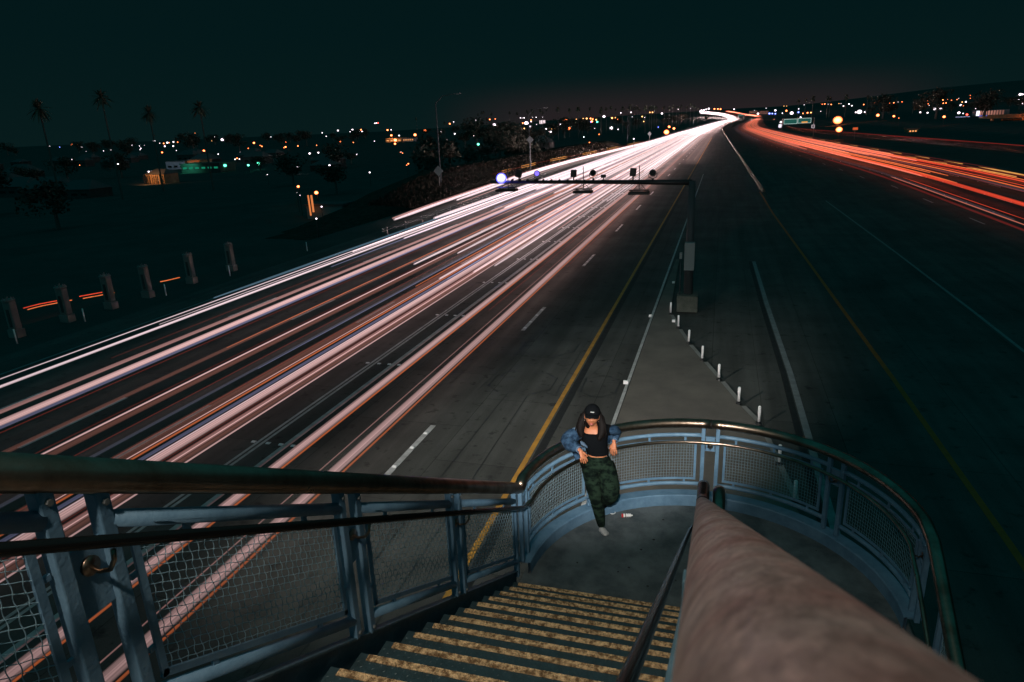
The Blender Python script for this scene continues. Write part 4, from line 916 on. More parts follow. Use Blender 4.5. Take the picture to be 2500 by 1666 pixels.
o = blob('belt_button', V((-1.075, 6.875, 5.42)), (.007, .005, .007), M['silver'], pe, 8, 6)

# ---------------------------------------------------------------- detector gantry over the left carriageway
gy = lambda x: 33.5+(-1.54-x)*.33
ga = thing('gantry', 'dark cantilever gantry arm with round lamps and detector boxes across the white light trails', 'gantry', (-1.28, 33.4, .1))
local(MB().box((-1.28, 33.3, .45), (.98, .98, .80)).build('base_block', M['baseconc'], bevel=.03), ga)
local(MB().tube([(-1.28, 33.4, .85), (-1.28, 33.4, 6.2)], [.22, .15], 20).build('column', M['darkgalv'], smooth=True), ga)
local(MB().box((-1.26, 33.0, 2.75), (.46, .30, 1.32)).build('cabinet', M['panel'], bevel=.01), ga)
local(MB().tube([(-1.66, 33.15, .86), (-1.66, 33.15, 2.5)], .03, 8).build('conduit', M['darkgalv'], smooth=True), ga)
local(MB().box((-1.66, 33.1, 2.75), (.12, .12, .3)).build('junction_box', M['panel']), ga)
arm = [(-1.3, gy(-1.3), 6.13), (-4, gy(-4), 6.11), (-7, gy(-7), 6.08), (-12.3, gy(-12.3), 6.0)]
local(MB().tube(arm, [.13, .11, .10, .085], 14).build('arm', M['black'], smooth=True), ga)
b = MB()
for i in range(22): x = -2.0-.47*i; b.tube([(x, gy(x), 6.12-.015), (x-.02, gy(x-.02), 6.12)], .125, 8)
local(b.build('arm_clamps', M['black']), ga)
for x, z1, z0 in ((-11.16, 6.78, 5.60), (-6.71, 6.86, 5.72), (-3.79, 6.90, 5.78)):
    local(MB().tube([(x, gy(x)-.13, z0), (x, gy(x)-.13, z1)], .022, 8).build('rod', M['black']), ga)
for x, w_ in ((-11.2, 1.15), (-6.7, .95), (-3.77, .98)):
    b = MB().box((x, gy(x)-.3, 5.62), (w_, .55, .12)); b.box((x, gy(x)-.3, 5.76), (w_*.95, .45, .03))
    for q in (-.42, .42):
        b.tube([(x+q*w_, gy(x)-.1, 5.62), (x+q*w_*.1, gy(x)-.1, 6.05)], .012, 6); b.tube([(x+q*w_, gy(x)-.1, 5.6), (x+q*w_, gy(x)-.1, 5.78)], .02, 6)
    local(b.build('service_platform', M['black']), ga)
eb = glow('blue_lamp_glow', (.10, .10, 1), 14, 3); ebd = emit('violet_lens', (.20, .14, 1), 1.6, 'NONE')
def roundlamp(x, z, lens):
    y = gy(x)
    l = local(MB().tube([(x, y-.10, z), (x, y+.16, z)], [.165, .10], 20).build('round_lamp', M['black'], smooth=False), ga)
    b = MB().tube([(x, y-.112, z), (x, y-.104, z)], .125, 20); b.build('lens', lens, l).matrix_parent_inverse = l.matrix_world.inverted() if False else Matrix.Translation((1.28, -33.4, -.1)) @ Matrix.Translation((-1.28, 33.4, .1))
    b = MB().tube([(x-.19, y, z), (x-.19, y, z-.2), (x, y, z-.28), (x+.19, y, z-.2), (x+.19, y, z)], .016, 6); b.tube([(x, y, z-.28), (x, y, z-.42)], .05, 8); b.build('yoke', M['black'], l)
roundlamp(-9.37, 6.50, ebd); roundlamp(-6.19, 6.54, M['glass']); roundlamp(-3.14, 6.56, M['glass'])
for x, z, t_, s_ in ((-10.5, 6.48, .35, .40), (-7.27, 6.50, .06, .36), (-4.12, 6.58, .10, .38)):
    y = gy(x); b = MB().box((x, y, z), (s_*.75, .28, s_), Matrix.Rotation(t_, 3, 'Y')); b.tube([(x, y, 6.1), (x, y, z-.15)], .04, 8)
    local(b.build('detector_box', M['black'], bevel=.02), ga)
b = MB().box((-5.65, gy(-5.65), 6.38), (.24, .16, .15)); b.tube([(-5.65, gy(-5.65), 6.1), (-5.65, gy(-5.65), 6.3)], .03, 6); local(b.build('small_camera', M['black'], bevel=.01), ga)
l = blob('blue_lamp', V((-11.57, gy(-11.57)-.15, 6.23)), (.30, .30, .30), eb, ga, 20, 14)
local(MB().tube([(-11.57, gy(-11.57), 6.0), (-11.57, gy(-11.57), 6.15)], .05, 8).build('lamp_socket', M['black']), ga)
LAMPS = [(-3353.2,2850.0,-0.0,1.57,'w',0.68),(-3280.3,2793.8,-0.0,1.54,'w',0.68),(-2182.2,1895.3,-1.5,1.31,'b',0.91),(-4265.0,3803.3,3.7,2.1,'o',0.45),(-3468.9,3086.1,-0.1,1.7,'o',0.45),(-4220.0,3803.3,0.6,2.1,'o',0.68),(-1798.1,1632.5,-2.8,2.25,'w',1),(-748.3,686.9,-4.9,1.18,'o',1),(-1031.9,944.4,-4.9,0.52,'w',0.45),(-564.4,499.6,-4.9,0.34,'w',0.91),(-573.1,514.7,-4.9,0.44,'w',1),(-404.9,363.3,-4.9,0.25,'o',0.91),(-975.1,925.8,-4.8,0.64,'w',0.91),(-1911.0,1821.3,-1.8,1.01,'w',0.68),(-1038.9,1002.5,-4.8,0.55,'w',0.68),(-901.8,872.2,-4.9,0.48,'w',0.68),(-369.6,359.7,-4.9,0.74,'w',1),(-284.6,220.9,-4.8,0.76,'g',1),(-1596.7,1616.3,-2.7,1.67,'w',1),(-1367.5,1406.1,-3.8,0.97,'w',0.91),(-1022.7,1053.7,-4.7,1.09,'w',1),(-891.8,916.7,-4.9,0.63,'w',0.91),(-1464.1,1522.6,-3.3,0.84,'w',0.45),(-3571.2,3803.3,3.4,6.56,'w',1),(-1742.0,1876.5,-1.4,1.29,'w',0.91),(-1610.3,1750.2,-2.0,1.81,'o',1),(-1746.3,1914.2,-1.2,3.3,'w',1),(-1704.3,1876.5,-1.2,1.29,'o',0.91),(-1845.5,2052.3,-0.4,2.83,'w',1),(-1721.5,1933.4,-0.9,1.67,'o',1),(-1112.9,1211.2,-4.4,1.67,'w',1),(-1080.7,1199.2,-4.5,1.65,'w',1),(-660.1,736.4,-4.8,0.51,'w',0.91),(-611.9,660.1,-4.9,0.91,'o',1),(-3266.9,3803.3,6.4,2.1,'w',0.68),(-1177.3,1364.8,-4.0,0.75,'w',0.45),(-750.9,751.2,-4.9,0.41,'w',0.45),(-560.2,666.7,-4.9,1.38,'o',1),(-298.4,345.7,-4.8,0.95,'o',1),(-423.6,480.1,-4.8,0.41,'y',1),(-252.0,261.6,-4.8,0.45,'w',1),(-252.8,264.3,-4.9,0.46,'w',1),(-241.4,251.4,-4.8,0.43,'w',1),(-435.1,509.6,-4.9,0.28,'w',0.45),(-3240.4,3803.3,40.1,2.1,'o',0.68),(-3094.9,3803.3,11.7,3.94,'w',1),(-1556.2,1895.3,-1.1,1.31,'y',0.91),(-1690.8,2114.5,0.4,5.83,'w',1),(-1663.6,2359.1,2.0,1.63,'w',0.91),(-1648.9,2382.6,2.2,2.47,'w',1),(-886.3,1199.2,-4.4,2.07,'o',1),(-647.5,889.7,-4.9,0.61,'o',0.91),(-589.6,813.5,-4.9,0.84,'o',1),(-537.2,714.8,-4.9,0.49,'o',0.91),(-483.8,647.1,-4.9,0.67,'o',1),(-781.9,1152.4,-4.6,0.64,'o',0.68),(-491.1,721.9,-4.9,1.0,'o',1),(-464.8,680.1,-4.9,0.47,'o',0.91),(-493.7,751.2,-4.9,0.78,'o',1),(-2319.4,3803.3,9.2,3.28,'w',1),(-1109.9,1839.5,-1.0,1.59,'w',1),(-2211.5,3803.3,18.8,5.25,'w',1),(-2130.9,3803.3,9.0,3.94,'w',1),(-2113.9,3803.3,20.2,5.25,'w',1),(-2051.4,3803.3,7.1,5.25,'w',1),(-2070.4,3803.3,6.8,2.62,'w',0.91),(-2057.7,3803.3,17.2,5.25,'o',1),(-575.0,992.6,-4.8,1.37,'o',1),(-475.8,855.0,-4.9,0.59,'o',0.91),(-467.8,751.2,-4.9,0.52,'o',0.91),(-418.2,514.7,-4.9,0.53,'w',1),(-424.1,551.8,-4.9,0.3,'w',0.45),(-298.1,381.9,-4.8,0.4,'w',1),(-294.8,381.9,-4.8,0.4,'w',1),(-311.7,401.4,-4.9,0.42,'o',1),(-293.4,385.7,-4.9,0.4,'w',1),(-243.9,303.8,-4.9,0.94,'g',1),(-225.3,297.8,-4.8,0.62,'g',1),(-232.7,316.1,-4.9,1.09,'g',1),(-251.4,300.8,-4.9,0.41,'w',1),(-288.2,452.3,-4.9,0.78,'w',1),(-286.6,461.4,-4.8,0.64,'w',1),(-171.5,259.1,-4.3,0.63,'w',1),(-147.3,244.0,-3.2,0.42,'w',1),(-280.4,489.7,-4.9,0.34,'o',0.91),(-224.0,405.4,-4.9,0.42,'w',1),(-134.7,186.5,-2.6,0.13,'w',0.91),(-1962.5,3803.3,50.5,3.94,'w',1),(-1952.3,3803.3,51.0,3.94,'w',1),(-1942.7,3803.3,51.2,3.94,'r',1),(-1885.0,3803.3,9.6,5.25,'o',1),(-1862.0,3803.3,10.2,3.28,'w',1),(-753.5,1537.9,-3.1,2.65,'o',1),(-697.9,1463.2,-3.5,1.77,'w',1),(-448.2,925.8,-4.9,2.55,'o',1),(-329.9,680.1,-4.9,1.17,'o',1),(-672.2,1492.6,-3.5,3.6,'o',1),(-944.3,2178.5,2.8,5.26,'o',1),(-467.0,898.6,-4.9,0.62,'w',0.91),(-199.4,417.7,-4.9,0.23,'o',0.68),(-200.7,421.8,-4.9,0.23,'w',0.68),(-186.4,393.5,-4.7,0.27,'o',0.91),(-99.2,218.7,-0.8,0.23,'o',1),(-84.3,181.1,-0.2,0.19,'o',1),(-81.5,174.0,-0.2,0.12,'o',0.91),(-1493.1,3803.3,29.7,4.59,'o',1),(-1468.6,3803.3,38.6,2.62,'w',0.91),(-749.1,1839.5,-0.8,1.59,'w',1),(-330.7,829.8,-4.9,0.72,'w',1),(-536.9,1392.2,-3.8,1.68,'w',1),(-383.2,1074.9,-4.7,1.48,'w',1),(-189.0,541.0,-4.7,1.12,'g',1),(-1333.7,3803.3,42.2,3.28,'w',1),(-682.5,2032.0,1.4,1.4,'w',0.91),(-197.1,480.1,-4.8,0.26,'w',0.68),(-77.6,145.5,-0.1,0.2,'w',1),(-71.9,107.9,0.1,0.26,'o',1),(-60.1,94.8,0.2,0.33,'o',1),(-61.2,92.0,0.1,0.06,'w',0.91),(-64.8,96.7,0.1,0.05,'w',0.45),(-47.8,76.2,0.2,0.11,'w',1),(-38.4,60.0,0.9,0.1,'w',1),(-1252.4,3803.3,43.1,3.94,'o',1),(-1220.8,3803.3,44.4,2.62,'o',0.91),(-919.5,2850.0,11.7,8.85,'w',1),(-1075.6,3803.3,44.2,2.62,'w',0.91),(-1065.8,3803.3,43.2,2.1,'w',0.68),(-1054.1,3803.3,43.6,3.28,'w',1),(-1006.5,3803.3,44.4,2.1,'w',0.68),(-985.8,3803.3,43.6,2.62,'w',0.91),(-949.3,3803.3,42.6,2.1,'w',0.68),(-1015.2,3803.3,29.9,3.94,'o',1),(-918.7,3443.1,21.0,2.97,'w',1),(-837.0,2995.4,14.7,3.1,'o',1),(-788.7,2878.5,13.4,9.93,'w',1),(-561.1,2093.5,2.4,3.61,'w',1),(-635.6,2454.8,7.5,1.35,'w',0.68),(-517.5,1750.2,-1.7,2.41,'r',1),(-415.2,1392.2,-3.9,4.32,'o',1),(-433.5,1477.9,-3.5,3.06,'w',1),(-395.9,1364.8,-3.9,1.41,'r',1),(-472.6,1681.9,-2.2,2.32,'y',1),(-499.2,1803.3,-1.2,3.11,'y',1),(-374.4,1337.9,-4.0,1.38,'y',1),(-347.5,1273.0,-4.3,0.88,'w',0.91),(-391.6,1600.3,-2.8,2.21,'w',1),(-394.2,1632.5,-2.6,1.69,'y',1),(-373.8,1584.5,-3.0,2.73,'y',1),(-376.2,1616.3,-2.8,2.23,'y',1),(-295.0,1223.3,-4.4,0.84,'w',0.91),(-282.6,1187.3,-4.5,2.05,'w',1),(-497.7,2222.3,4.3,3.83,'w',1),(-714.6,3276.0,21.0,5.65,'o',1),(-711.3,3308.8,21.5,3.42,'o',1),(-331.8,1568.8,-3.1,3.79,'o',1),(-670.3,3341.8,22.6,2.88,'y',1),(-645.1,3375.3,23.4,4.66,'y',1),(-627.0,3375.3,23.9,4.66,'y',1),(-439.4,2430.5,7.8,4.19,'b',1),(-455.9,2554.5,9.7,4.41,'o',1),(-596.8,3308.8,22.8,4.57,'o',1),(-552.7,3117.0,19.4,3.23,'o',1),(-496.1,2878.5,15.5,3.48,'y',1),(-411.1,2406.5,7.4,3.32,'g',1),(-613.6,3803.3,32.1,7.87,'w',1),(-467.5,3117.0,20.4,3.23,'o',1),(-204.1,1351.3,-4.0,3.26,'w',1),(-86.8,456.8,-0.3,0.39,'w',1),(-57.0,313.0,0.2,0.22,'o',0.91),(-240.5,1378.4,-3.8,0.76,'w',0.68),(-90.1,535.6,-0.4,0.37,'o',0.91),(-305.4,3728.4,34.1,5.14,'w',1),(-374.0,3803.3,42.9,3.94,'y',1),(-360.2,3803.3,42.3,3.94,'y',1),(-467.2,3117.0,20.3,3.23,'o',1),(-453.9,3117.0,20.5,4.3,'y',1),(-387.9,2738.8,13.3,2.83,'o',1),(-524.2,3803.3,46.7,3.28,'w',1),(-470.9,3803.3,47.0,3.94,'w',1),(-388.5,3179.7,22.0,1.75,'w',0.68),(-338.2,3117.0,21.1,3.23,'y',1),(-299.0,2850.0,15.7,1.97,'w',0.91),(-224.7,2114.5,3.2,1.82,'y',1),(-188.0,2406.5,7.9,1.66,'w',0.91),(-186.9,2504.2,9.5,1.73,'w',0.91),(-179.6,2504.2,9.8,1.73,'w',0.91),(-144.7,1022.7,-3.0,0.88,'w',1),(-70.3,813.5,0.1,0.56,'b',0.91),(-58.4,813.5,0.1,1.4,'o',1),(-28.4,434.6,3.2,0.75,'o',1),(-24.5,325.7,3.2,1.24,'o',1),(-27.5,229.9,3.2,0.24,'w',1),(-110.8,3691.5,35.9,10.19,'w',1),(-229.4,3803.3,51.5,2.62,'w',0.91),(-168.6,3803.3,53.9,2.1,'w',0.68),(-101.5,3803.3,42.5,3.94,'w',1),(-90.9,3803.3,45.0,3.94,'w',1),(-78.3,3803.3,47.8,5.25,'w',1),(-68.6,3276.0,27.2,4.52,'w',1),(-50.5,3803.3,45.3,3.94,'o',1),(-33.5,3803.3,44.5,3.94,'o',1),(-20.8,3803.3,43.1,3.94,'o',1),(44.5,3803.3,40.2,3.28,'w',1),(178.6,2821.8,21.5,3.89,'w',1),(202.3,2631.9,17.9,3.18,'o',1),(174.8,2093.5,9.4,5.05,'w',1),(266.2,2907.3,23.5,2.01,'w',0.91),(203.2,2222.3,11.0,3.07,'b',1),(279.3,3803.3,44.2,2.1,'y',0.68),(291.8,3803.3,43.7,2.1,'y',0.68),(180.0,3477.5,35.6,1.92,'w',0.68),(113.4,3025.3,25.8,1.67,'w',0.45),(95.3,2267.0,11.7,3.13,'w',1),(123.9,2200.3,10.7,3.04,'b',1),(130.3,2178.5,10.3,2.25,'b',1),(134.5,2114.5,9.6,2.19,'b',1),(155.6,2157.0,10.2,1.49,'w',0.91),(77.1,813.5,4.6,0.84,'w',1),(39.3,551.8,3.2,0.76,'w',1),(371.9,3803.3,45.7,2.1,'w',0.68),(206.4,2011.9,8.4,2.08,'o',1),(216.8,2032.0,8.6,2.1,'y',1),(184.2,1895.3,7.4,1.31,'o',0.91),(435.8,3654.9,43.4,2.02,'o',0.68),(446.3,3654.9,44.0,2.52,'o',0.91),(447.7,3547.4,41.3,1.96,'w',0.45),(442.6,3409.0,38.4,2.35,'o',0.91),(482.7,3477.5,41.2,1.92,'y',0.68),(481.5,3409.0,40.2,1.88,'w',0.45),(424.0,2936.4,26.7,2.53,'w',1),(483.6,3211.4,35.6,2.77,'w',1),(447.9,2907.3,26.6,2.51,'w',1),(492.3,2936.4,29.2,2.03,'o',0.91),(542.8,3025.3,33.5,1.67,'o',0.68),(511.8,2850.0,27.9,1.57,'w',0.45),(275.2,1681.9,6.1,5.22,'w',1),(245.2,1537.9,5.7,1.59,'w',1),(243.5,1434.4,5.7,1.24,'w',1),(90.7,489.7,5.7,1.01,'o',1),(85.0,417.7,5.4,0.58,'o',1),(79.2,378.1,4.8,0.21,'o',0.68),(260.2,2200.3,10.8,1.21,'w',0.68),(69.6,499.6,3.6,2.93,'o',1),(36.8,259.1,3.2,1.07,'o',1),(560.9,2850.0,29.8,1.57,'o',0.68),(568.9,2821.8,29.8,1.95,'o',0.91),(594.0,2878.5,32.1,1.59,'w',0.45),(600.6,2850.0,31.7,1.57,'o',0.68),(647.2,2821.8,33.4,1.95,'w',0.91),(583.7,2529.2,23.5,1.74,'o',0.91),(576.4,2479.4,21.9,1.37,'w',0.45),(646.9,2711.7,30.5,1.87,'o',0.91),(577.4,2406.5,20.0,1.66,'o',0.91),(535.8,2222.3,14.9,1.53,'w',0.91),(675.0,2766.2,34.2,1.53,'o',0.68),(642.9,2631.9,28.0,1.45,'o',0.68),(384.8,1553.2,6.0,2.68,'w',1),(390.8,1537.9,6.0,2.65,'w',1),(588.7,2359.1,19.7,1.3,'o',0.68),(655.6,2605.9,28.1,1.8,'o',0.91),(626.5,2479.4,23.5,1.37,'o',0.68),(679.0,2658.2,30.6,1.83,'o',0.91),(592.9,2312.6,18.8,1.6,'o',0.91),(605.5,2335.7,19.3,2.01,'o',1),(692.9,2658.2,31.8,1.47,'o',0.68),(669.7,2529.2,27.3,1.4,'o',0.68),(691.3,2554.5,29.0,1.41,'o',0.68),(723.5,2658.2,33.0,1.47,'w',0.45),(118.2,430.3,5.7,0.74,'w',1),(548.7,1991.9,11.4,2.75,'w',1),(633.2,2289.7,19.8,1.58,'y',0.91),(642.2,2289.7,20.0,2.37,'w',1),(527.8,1895.3,9.7,1.31,'o',0.91),(146.0,628.1,5.7,0.65,'w',1),(127.6,530.3,5.7,0.55,'w',1),(276.2,944.4,5.7,0.98,'w',1),(107.8,385.7,5.7,0.27,'w',0.91),(92.4,325.7,5.7,0.45,'r',1),(248.3,813.5,5.7,1.12,'o',1),(82.8,319.3,5.3,0.55,'o',1),(776.3,2529.2,32.2,1.4,'w',0.68),(841.9,2504.2,35.3,4.32,'w',1),(848.2,2504.2,34.9,2.59,'w',1),(705.4,2157.0,19.2,1.49,'y',0.91),(708.5,2135.6,18.6,1.18,'w',0.68),(724.3,2157.0,19.7,1.49,'w',0.91),(727.0,2157.0,19.6,1.86,'w',1),(582.2,1732.9,8.7,1.2,'w',0.91),(588.7,1732.9,8.9,1.79,'w',1),(801.8,2821.8,42.7,1.56,'o',0.45),(727.1,2554.5,30.9,1.41,'o',0.45)]
PALMS = [(-163.7,138.9,-7.2,24.8,2.5),(-165.7,160.3,-7.2,28.1,2.5),(-177.9,189.4,-7.7,25.2,2.5),(-151.2,181.2,-6.6,24.4,2.5),(-417.8,1041.9,-7.9,24.5,2.5),(-451.4,1300.0,-7.2,37.9,2.34),(-531.5,1190.7,-7.6,34.4,2.5),(-355.7,1041.9,-7.9,36.9,2.5),(-402.7,1190.7,-7.6,40.0,2.5),(-340.0,1041.9,-7.9,34.5,2.5),(-355.8,1190.7,-7.6,37.3,2.5),(-299.8,1041.9,-7.9,33.4,2.5),(-252.2,926.1,-8.0,33.1,2.5),(-184.1,694.6,-7.8,29.1,2.5),(-234.2,926.1,-8.0,33.9,2.5),(-259.7,1041.9,-7.9,32.8,2.5),(-316.9,1300.0,-7.2,40.9,2.34),(-145.6,641.2,-6.3,27.7,2.5),(-175.4,833.5,-7.6,31.1,2.5),(-137.6,694.6,-5.9,27.4,2.5),(-215.8,1190.7,-7.6,37.1,2.5),(-115.1,694.6,-4.7,23.0,2.5),(-164.9,1041.9,-7.1,33.6,2.5),(-180.9,1190.7,-7.3,37.3,2.5),(-150.8,761.3,-6.6,29.8,2.5),(-214.4,1184.3,-7.6,37.8,2.5),(-125.7,761.3,-5.3,26.9,2.5),(-205.1,1300.0,-7.2,36.7,2.13),(-179.3,1184.3,-7.3,37.6,2.5),(-188.6,1300.0,-7.2,35.9,2.13),(-103.0,761.3,-4.1,25.2,2.5),(-74.2,592.2,-3.1,22.3,2.5),(-106.0,888.2,-4.3,27.2,2.5),(-102.3,888.2,-4.1,26.9,2.5),(-144.9,1300.0,-5.7,31.0,2.44),(-69.7,666.2,-3.1,22.1,2.5),(-87.7,888.2,-3.5,25.6,2.5),(-85.1,888.2,-3.4,25.9,2.5),(-81.9,888.2,-3.3,25.7,2.5),(-86.6,969.0,-3.5,26.9,2.5),(-76.4,969.0,-3.2,26.7,2.5),(-64.4,888.2,-3.0,24.1,2.5),(-65.3,969.0,-3.0,27.2,2.5),(-73.6,1184.3,-3.0,28.9,2.5),(-63.1,1065.9,-3.0,26.4,2.5),(-73.1,1300.0,-2.8,32.2,2.44),(-64.4,1300.0,-2.7,29.5,2.44),(-47.1,1065.9,-2.9,29.6,2.5),(-46.8,1184.3,-2.8,28.6,2.5),(-45.1,1300.0,-2.7,26.1,1.52),(-40.0,1300.0,-2.5,26.4,1.52),(81.7,900.0,2.0,20.7,2.49),(89.6,900.0,2.5,20.5,2.14),(97.3,900.0,2.5,22.1,3.56),(112.9,900.0,2.5,22.0,2.85),(115.6,900.0,2.5,20.6,2.49),(132.2,900.0,2.5,21.8,3.56),(154.5,900.0,2.5,20.7,2.49),(159.0,900.0,2.5,19.2,1.78),(184.0,900.0,2.5,17.9,1.78),(201.4,900.0,2.5,15.2,1.78)]
M['polepaint'] = mat('dark_pole_paint', (.03, .032, .03), .7)
# ---------------------------------------------------------------- city beyond: lamps, buildings, trees
EM = dict(w=(1, .84, .93), o=(1, .19, .055), y=(1, .44, .14), r=(1, .07, .05), b=(.18, .25, 1), g=(.12, 1, .60))
EMM = {}
def em_city(c, s):
    k = (c, round(s*4)/4)
    if k not in EMM: EMM[k] = glow('lamp_glow', EM[c], {'w': 4, 'o': 9, 'y': 4, 'r': 6, 'b': 5, 'g': 5}[c]*max(.22, k[1])**1.6, 3.2)
    return EMM[k]
CN = dict(w='white', o='orange', y='yellow', r='red', b='blue', g='green')
def zone(x, y):
    a = math.degrees(atan2(x, y))
    return ('over the far left neighbourhood', 'over the neighbourhood left of the ramp', 'above the gantry', 'near the freeway vanishing point', 'right of the far bend', 'on the right hillside')[sum(a > t for t in (-38, -22, -9, .3, 7.5))] + ZQ(a, hypot(x, y))
def ZQ(a, D):
    T = (-60, -38, -22, -9, .3, 7.5, 26); i = min(5, max(0, sum(a > t for t in T)-1)); f_ = (a-T[i])/(T[i+1]-T[i])
    return (', left end' if f_ < .25 else ', left half' if f_ < .5 else ', right half' if f_ < .75 else ', right end') + (', close' if D < 170 else ', midway' if D < 330 else ', far' if D < 800 else ', at the skyline')
cache = {}
for (x, y, z, r_, c, s_) in sorted(LAMPS, key=lambda q: -q[3]/q[1]):
    g = hgt(x, y); hh = max(1.5, min(14, z-g)); big = r_/y*1667*2/1.15 >= 5.5
    m = em_city(c, s_)
    r0 = r_; r_ *= 1.05; b = MB(); n = 12; rings = 8
    for i in range(rings+1):
        t = pi*i/rings
        for j in range(n): p = 2*pi*j/n; b.v.append(V((sin(t)*cos(p)*r_, sin(t)*sin(p)*r_, cos(t)*r_*.85)))
    for i in range(rings):
        for j in range(n): a = i*n+j; d = i*n+(j+1) % n; b.f.append((a, a+n, d+n, d))
    lab = ('bright ' if big else 'small ')+CN[c]+' street lamp '+zone(x, y)
    if big:
        t = thing('street_lamp', lab, 'street lamp', (x, y, z-hh)); 
        o = b.build('lamp_head', m, t, smooth=True); o.location = (0, 0, hh)
        MB().tube([(0, r_*.5, 0), (0, r_*.5, hh-r_*.4)], .07, 6).build('pole', M['polepaint'], t)
        t['group'] = 'bright city lamps'
    else:
        nf = len(b.f); b.tube([(0, 0, -hh), (0, 0, -r_*.8)], .05, 4, caps=False)
        o = b.build('street_lamp', [m, M['polepaint']])
        for i, p in enumerate(o.data.polygons): p.material_index = 0 if i < nf else 1
        o.location = (x, y, z); tag(o, lab, 'street lamp', 'small city lamps')
def spot_at(loc, target, e_, col_, cone=90): lamp('building_lamp_light', 'SPOT', loc, target, e_, col_, .3, cone, .8)
def wins(parent, x0, x1, y, z0, z1, nx, nzz, m_, w_=.6, h_=.55):
    dx, dz = (x1-x0)/nx, (z1-z0)/nzz
    for i in range(nx):
        for j in range(nzz):
            fr = local(MB().box((x0+dx*(i+.5), y-.03, z0+dz*(j+.5)), (dx*w_+.16, .10, dz*h_+.16)).build('window', M['bdark']), parent)
            local2 = MB().box((x0+dx*(i+.5), y-.085, z0+dz*(j+.5)), (dx*w_, .02, dz*h_)).build('pane', m_, fr)
def house(name, x0, x1, y, z0, z1, dep, wm, label, cat='building', rf='flat', win=None, pane=None):
    t = thing(name, label, cat, ((x0+x1)/2, y, z0))
    local(MB().box(((x0+x1)/2, y+dep/2, (z0+z1)/2), (x1-x0, dep, z1-z0)).build('wall', wm), t)
    if rf == 'flat': local(MB().box(((x0+x1)/2, y+dep/2, z1+.15), (x1-x0+.5, dep+.5, .3)).build('roof', M['roof']), t)
    else:
        b = MB(); xm = (x0+x1)/2; rr_ = (x1-x0)*.22; e = .5
        b.v = [V((x0-e, y-e, z1)), V((x1+e, y-e, z1)), V((x1+e, y+dep+e, z1)), V((x0-e, y+dep+e, z1)), V((x0+rr_, y+dep/2, z1+rr_)), V((x1-rr_, y+dep/2, z1+rr_))]
        b.f = [(0, 1, 5, 4), (1, 2, 5), (2, 3, 4, 5), (3, 0, 4), (3, 2, 1, 0)]; local(b.build('roof', M['roof']), t)
    if win: wins(t, x0+.5, x1-.5, y, z0+(z1-z0)*win[2], z0+(z1-z0)*win[3], win[0], win[1], pane or M['glass'])
    return t
warm = emit('warm_lit_window', (1, .42, .14), 1.1, 'NONE'); cool = emit('white_lit_window', (.9, .95, 1), 1.3, 'NONE'); greenl = emit('green_lit_canopy', (.02, .5, .28), .35, 'NONE'); bbm = emit('lit_billboard_face', (1, .80, .84), 1.0, 'NONE')
house('apartment_house', -316, -302, 342, -8.6, -3.7, 12, M['bwall'], 'pale grey flat roofed house with three dark windows beside an orange lamp', win=(3, 1, .25, .6))
spot_at((-309, 325, 4), (-309, 342, -5), 2600, (.7, .8, 1))
house('lamp_lit_house', -301.2, -292, 343, -8.6, -3.2, 10, M['stucco'], 'brown wall lit by an orange lamp right of the pale house')
spot_at((-296, 338, -1), (-296, 343, -6), 900, (1, .3, .1), 120)
house('porch_house', -224.5, -215.5, 231, -8.3, -4.3, 8, M['stucco'], 'house wall lit bright orange behind dark trees and railings', rf='hip')
spot_at((-220, 225, -2.6), (-220.5, 231, -6.5), 3200, (1, .42, .16), 130)
fn_ = thing('slat_fence', 'dark upright slats standing before the orange lit house wall', 'fence', (-220, 229.4, -8.3))
for k in range(9): local(MB().box((-224+k*1.0+random.uniform(-.2, .2), 229.4, -6.4), (.18+random.uniform(0, .15), .15, 4.0)).build('slat', M['black']), fn_)
house('roadside_shop', -478, -452, 955, -8.2, -2.2, 15, M['stucco'], 'long low building glowing orange beside a bright yellow lamp', win=(4, 1, .2, .6), pane=warm)
house('roadside_shop', -452, -434, 958, -8.2, -3.2, 15, M['bwall'], 'pale low building right of the glowing orange one', win=(5, 1, .3, .7), pane=warm)
spot_at((-466, 945, 0), (-466, 955, -5), 7000, (1, .4, .15), 130); spot_at((-444, 944, 0), (-444, 958, -5), 1500, (1, .5, .3), 130)
house('filling_station', -268, -244, 300, -8.0, -3.6, 12, M['bdark'], 'low dark building under green lights left of the freeway', win=(6, 1, .35, .75), pane=greenl)
spot_at((-262, 294, -2), (-262, 300, -6), 2200, (.1, 1, .6), 120)
house('storage_box', -58.6, -52.6, 89.3, -3.1, -1.2, 3, M['panel'], 'grey green box building below the orange lamp by the ramp')
for i in range(3): pass
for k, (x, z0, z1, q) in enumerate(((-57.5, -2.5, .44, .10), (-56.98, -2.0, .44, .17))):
    tag(MB().box((x, 88.5, (z0+z1)/2), (q, .25, z1-z0), Matrix.Rotation(-.02, 3, 'Y')).build('glowing_post', emit('orange_glow_post', (1, .30, .09), .75, 'NONE')), 'upright post glowing orange left of the grey box, ' + ('left one' if k == 0 else 'right one'), 'post')  # posts emit the orange in place of lamp light falling on them
def billboard(x0, x1, y, z0, z1, label, g):
    t = thing('billboard', label, 'billboard', ((x0+x1)/2, y, g))
    local(MB().box(((x0+x1)/2, y+.3, (z0+z1)/2), (x1-x0, .6, z1-z0)).build('frame', M['bdark']), t)
    w_ = (x1-x0)/2
    for i in range(2): local(MB().box((x0+w_*(i+.5), y-.05, (z0+z1)/2), (w_*.94, .1, (z1-z0)*.92)).build('face', bbm), t)
    local(MB().tube([((x0+x1)/2, y+.4, g), ((x0+x1)/2, y+.4, z0)], .6, 8).build('pole', M['galv']), t)
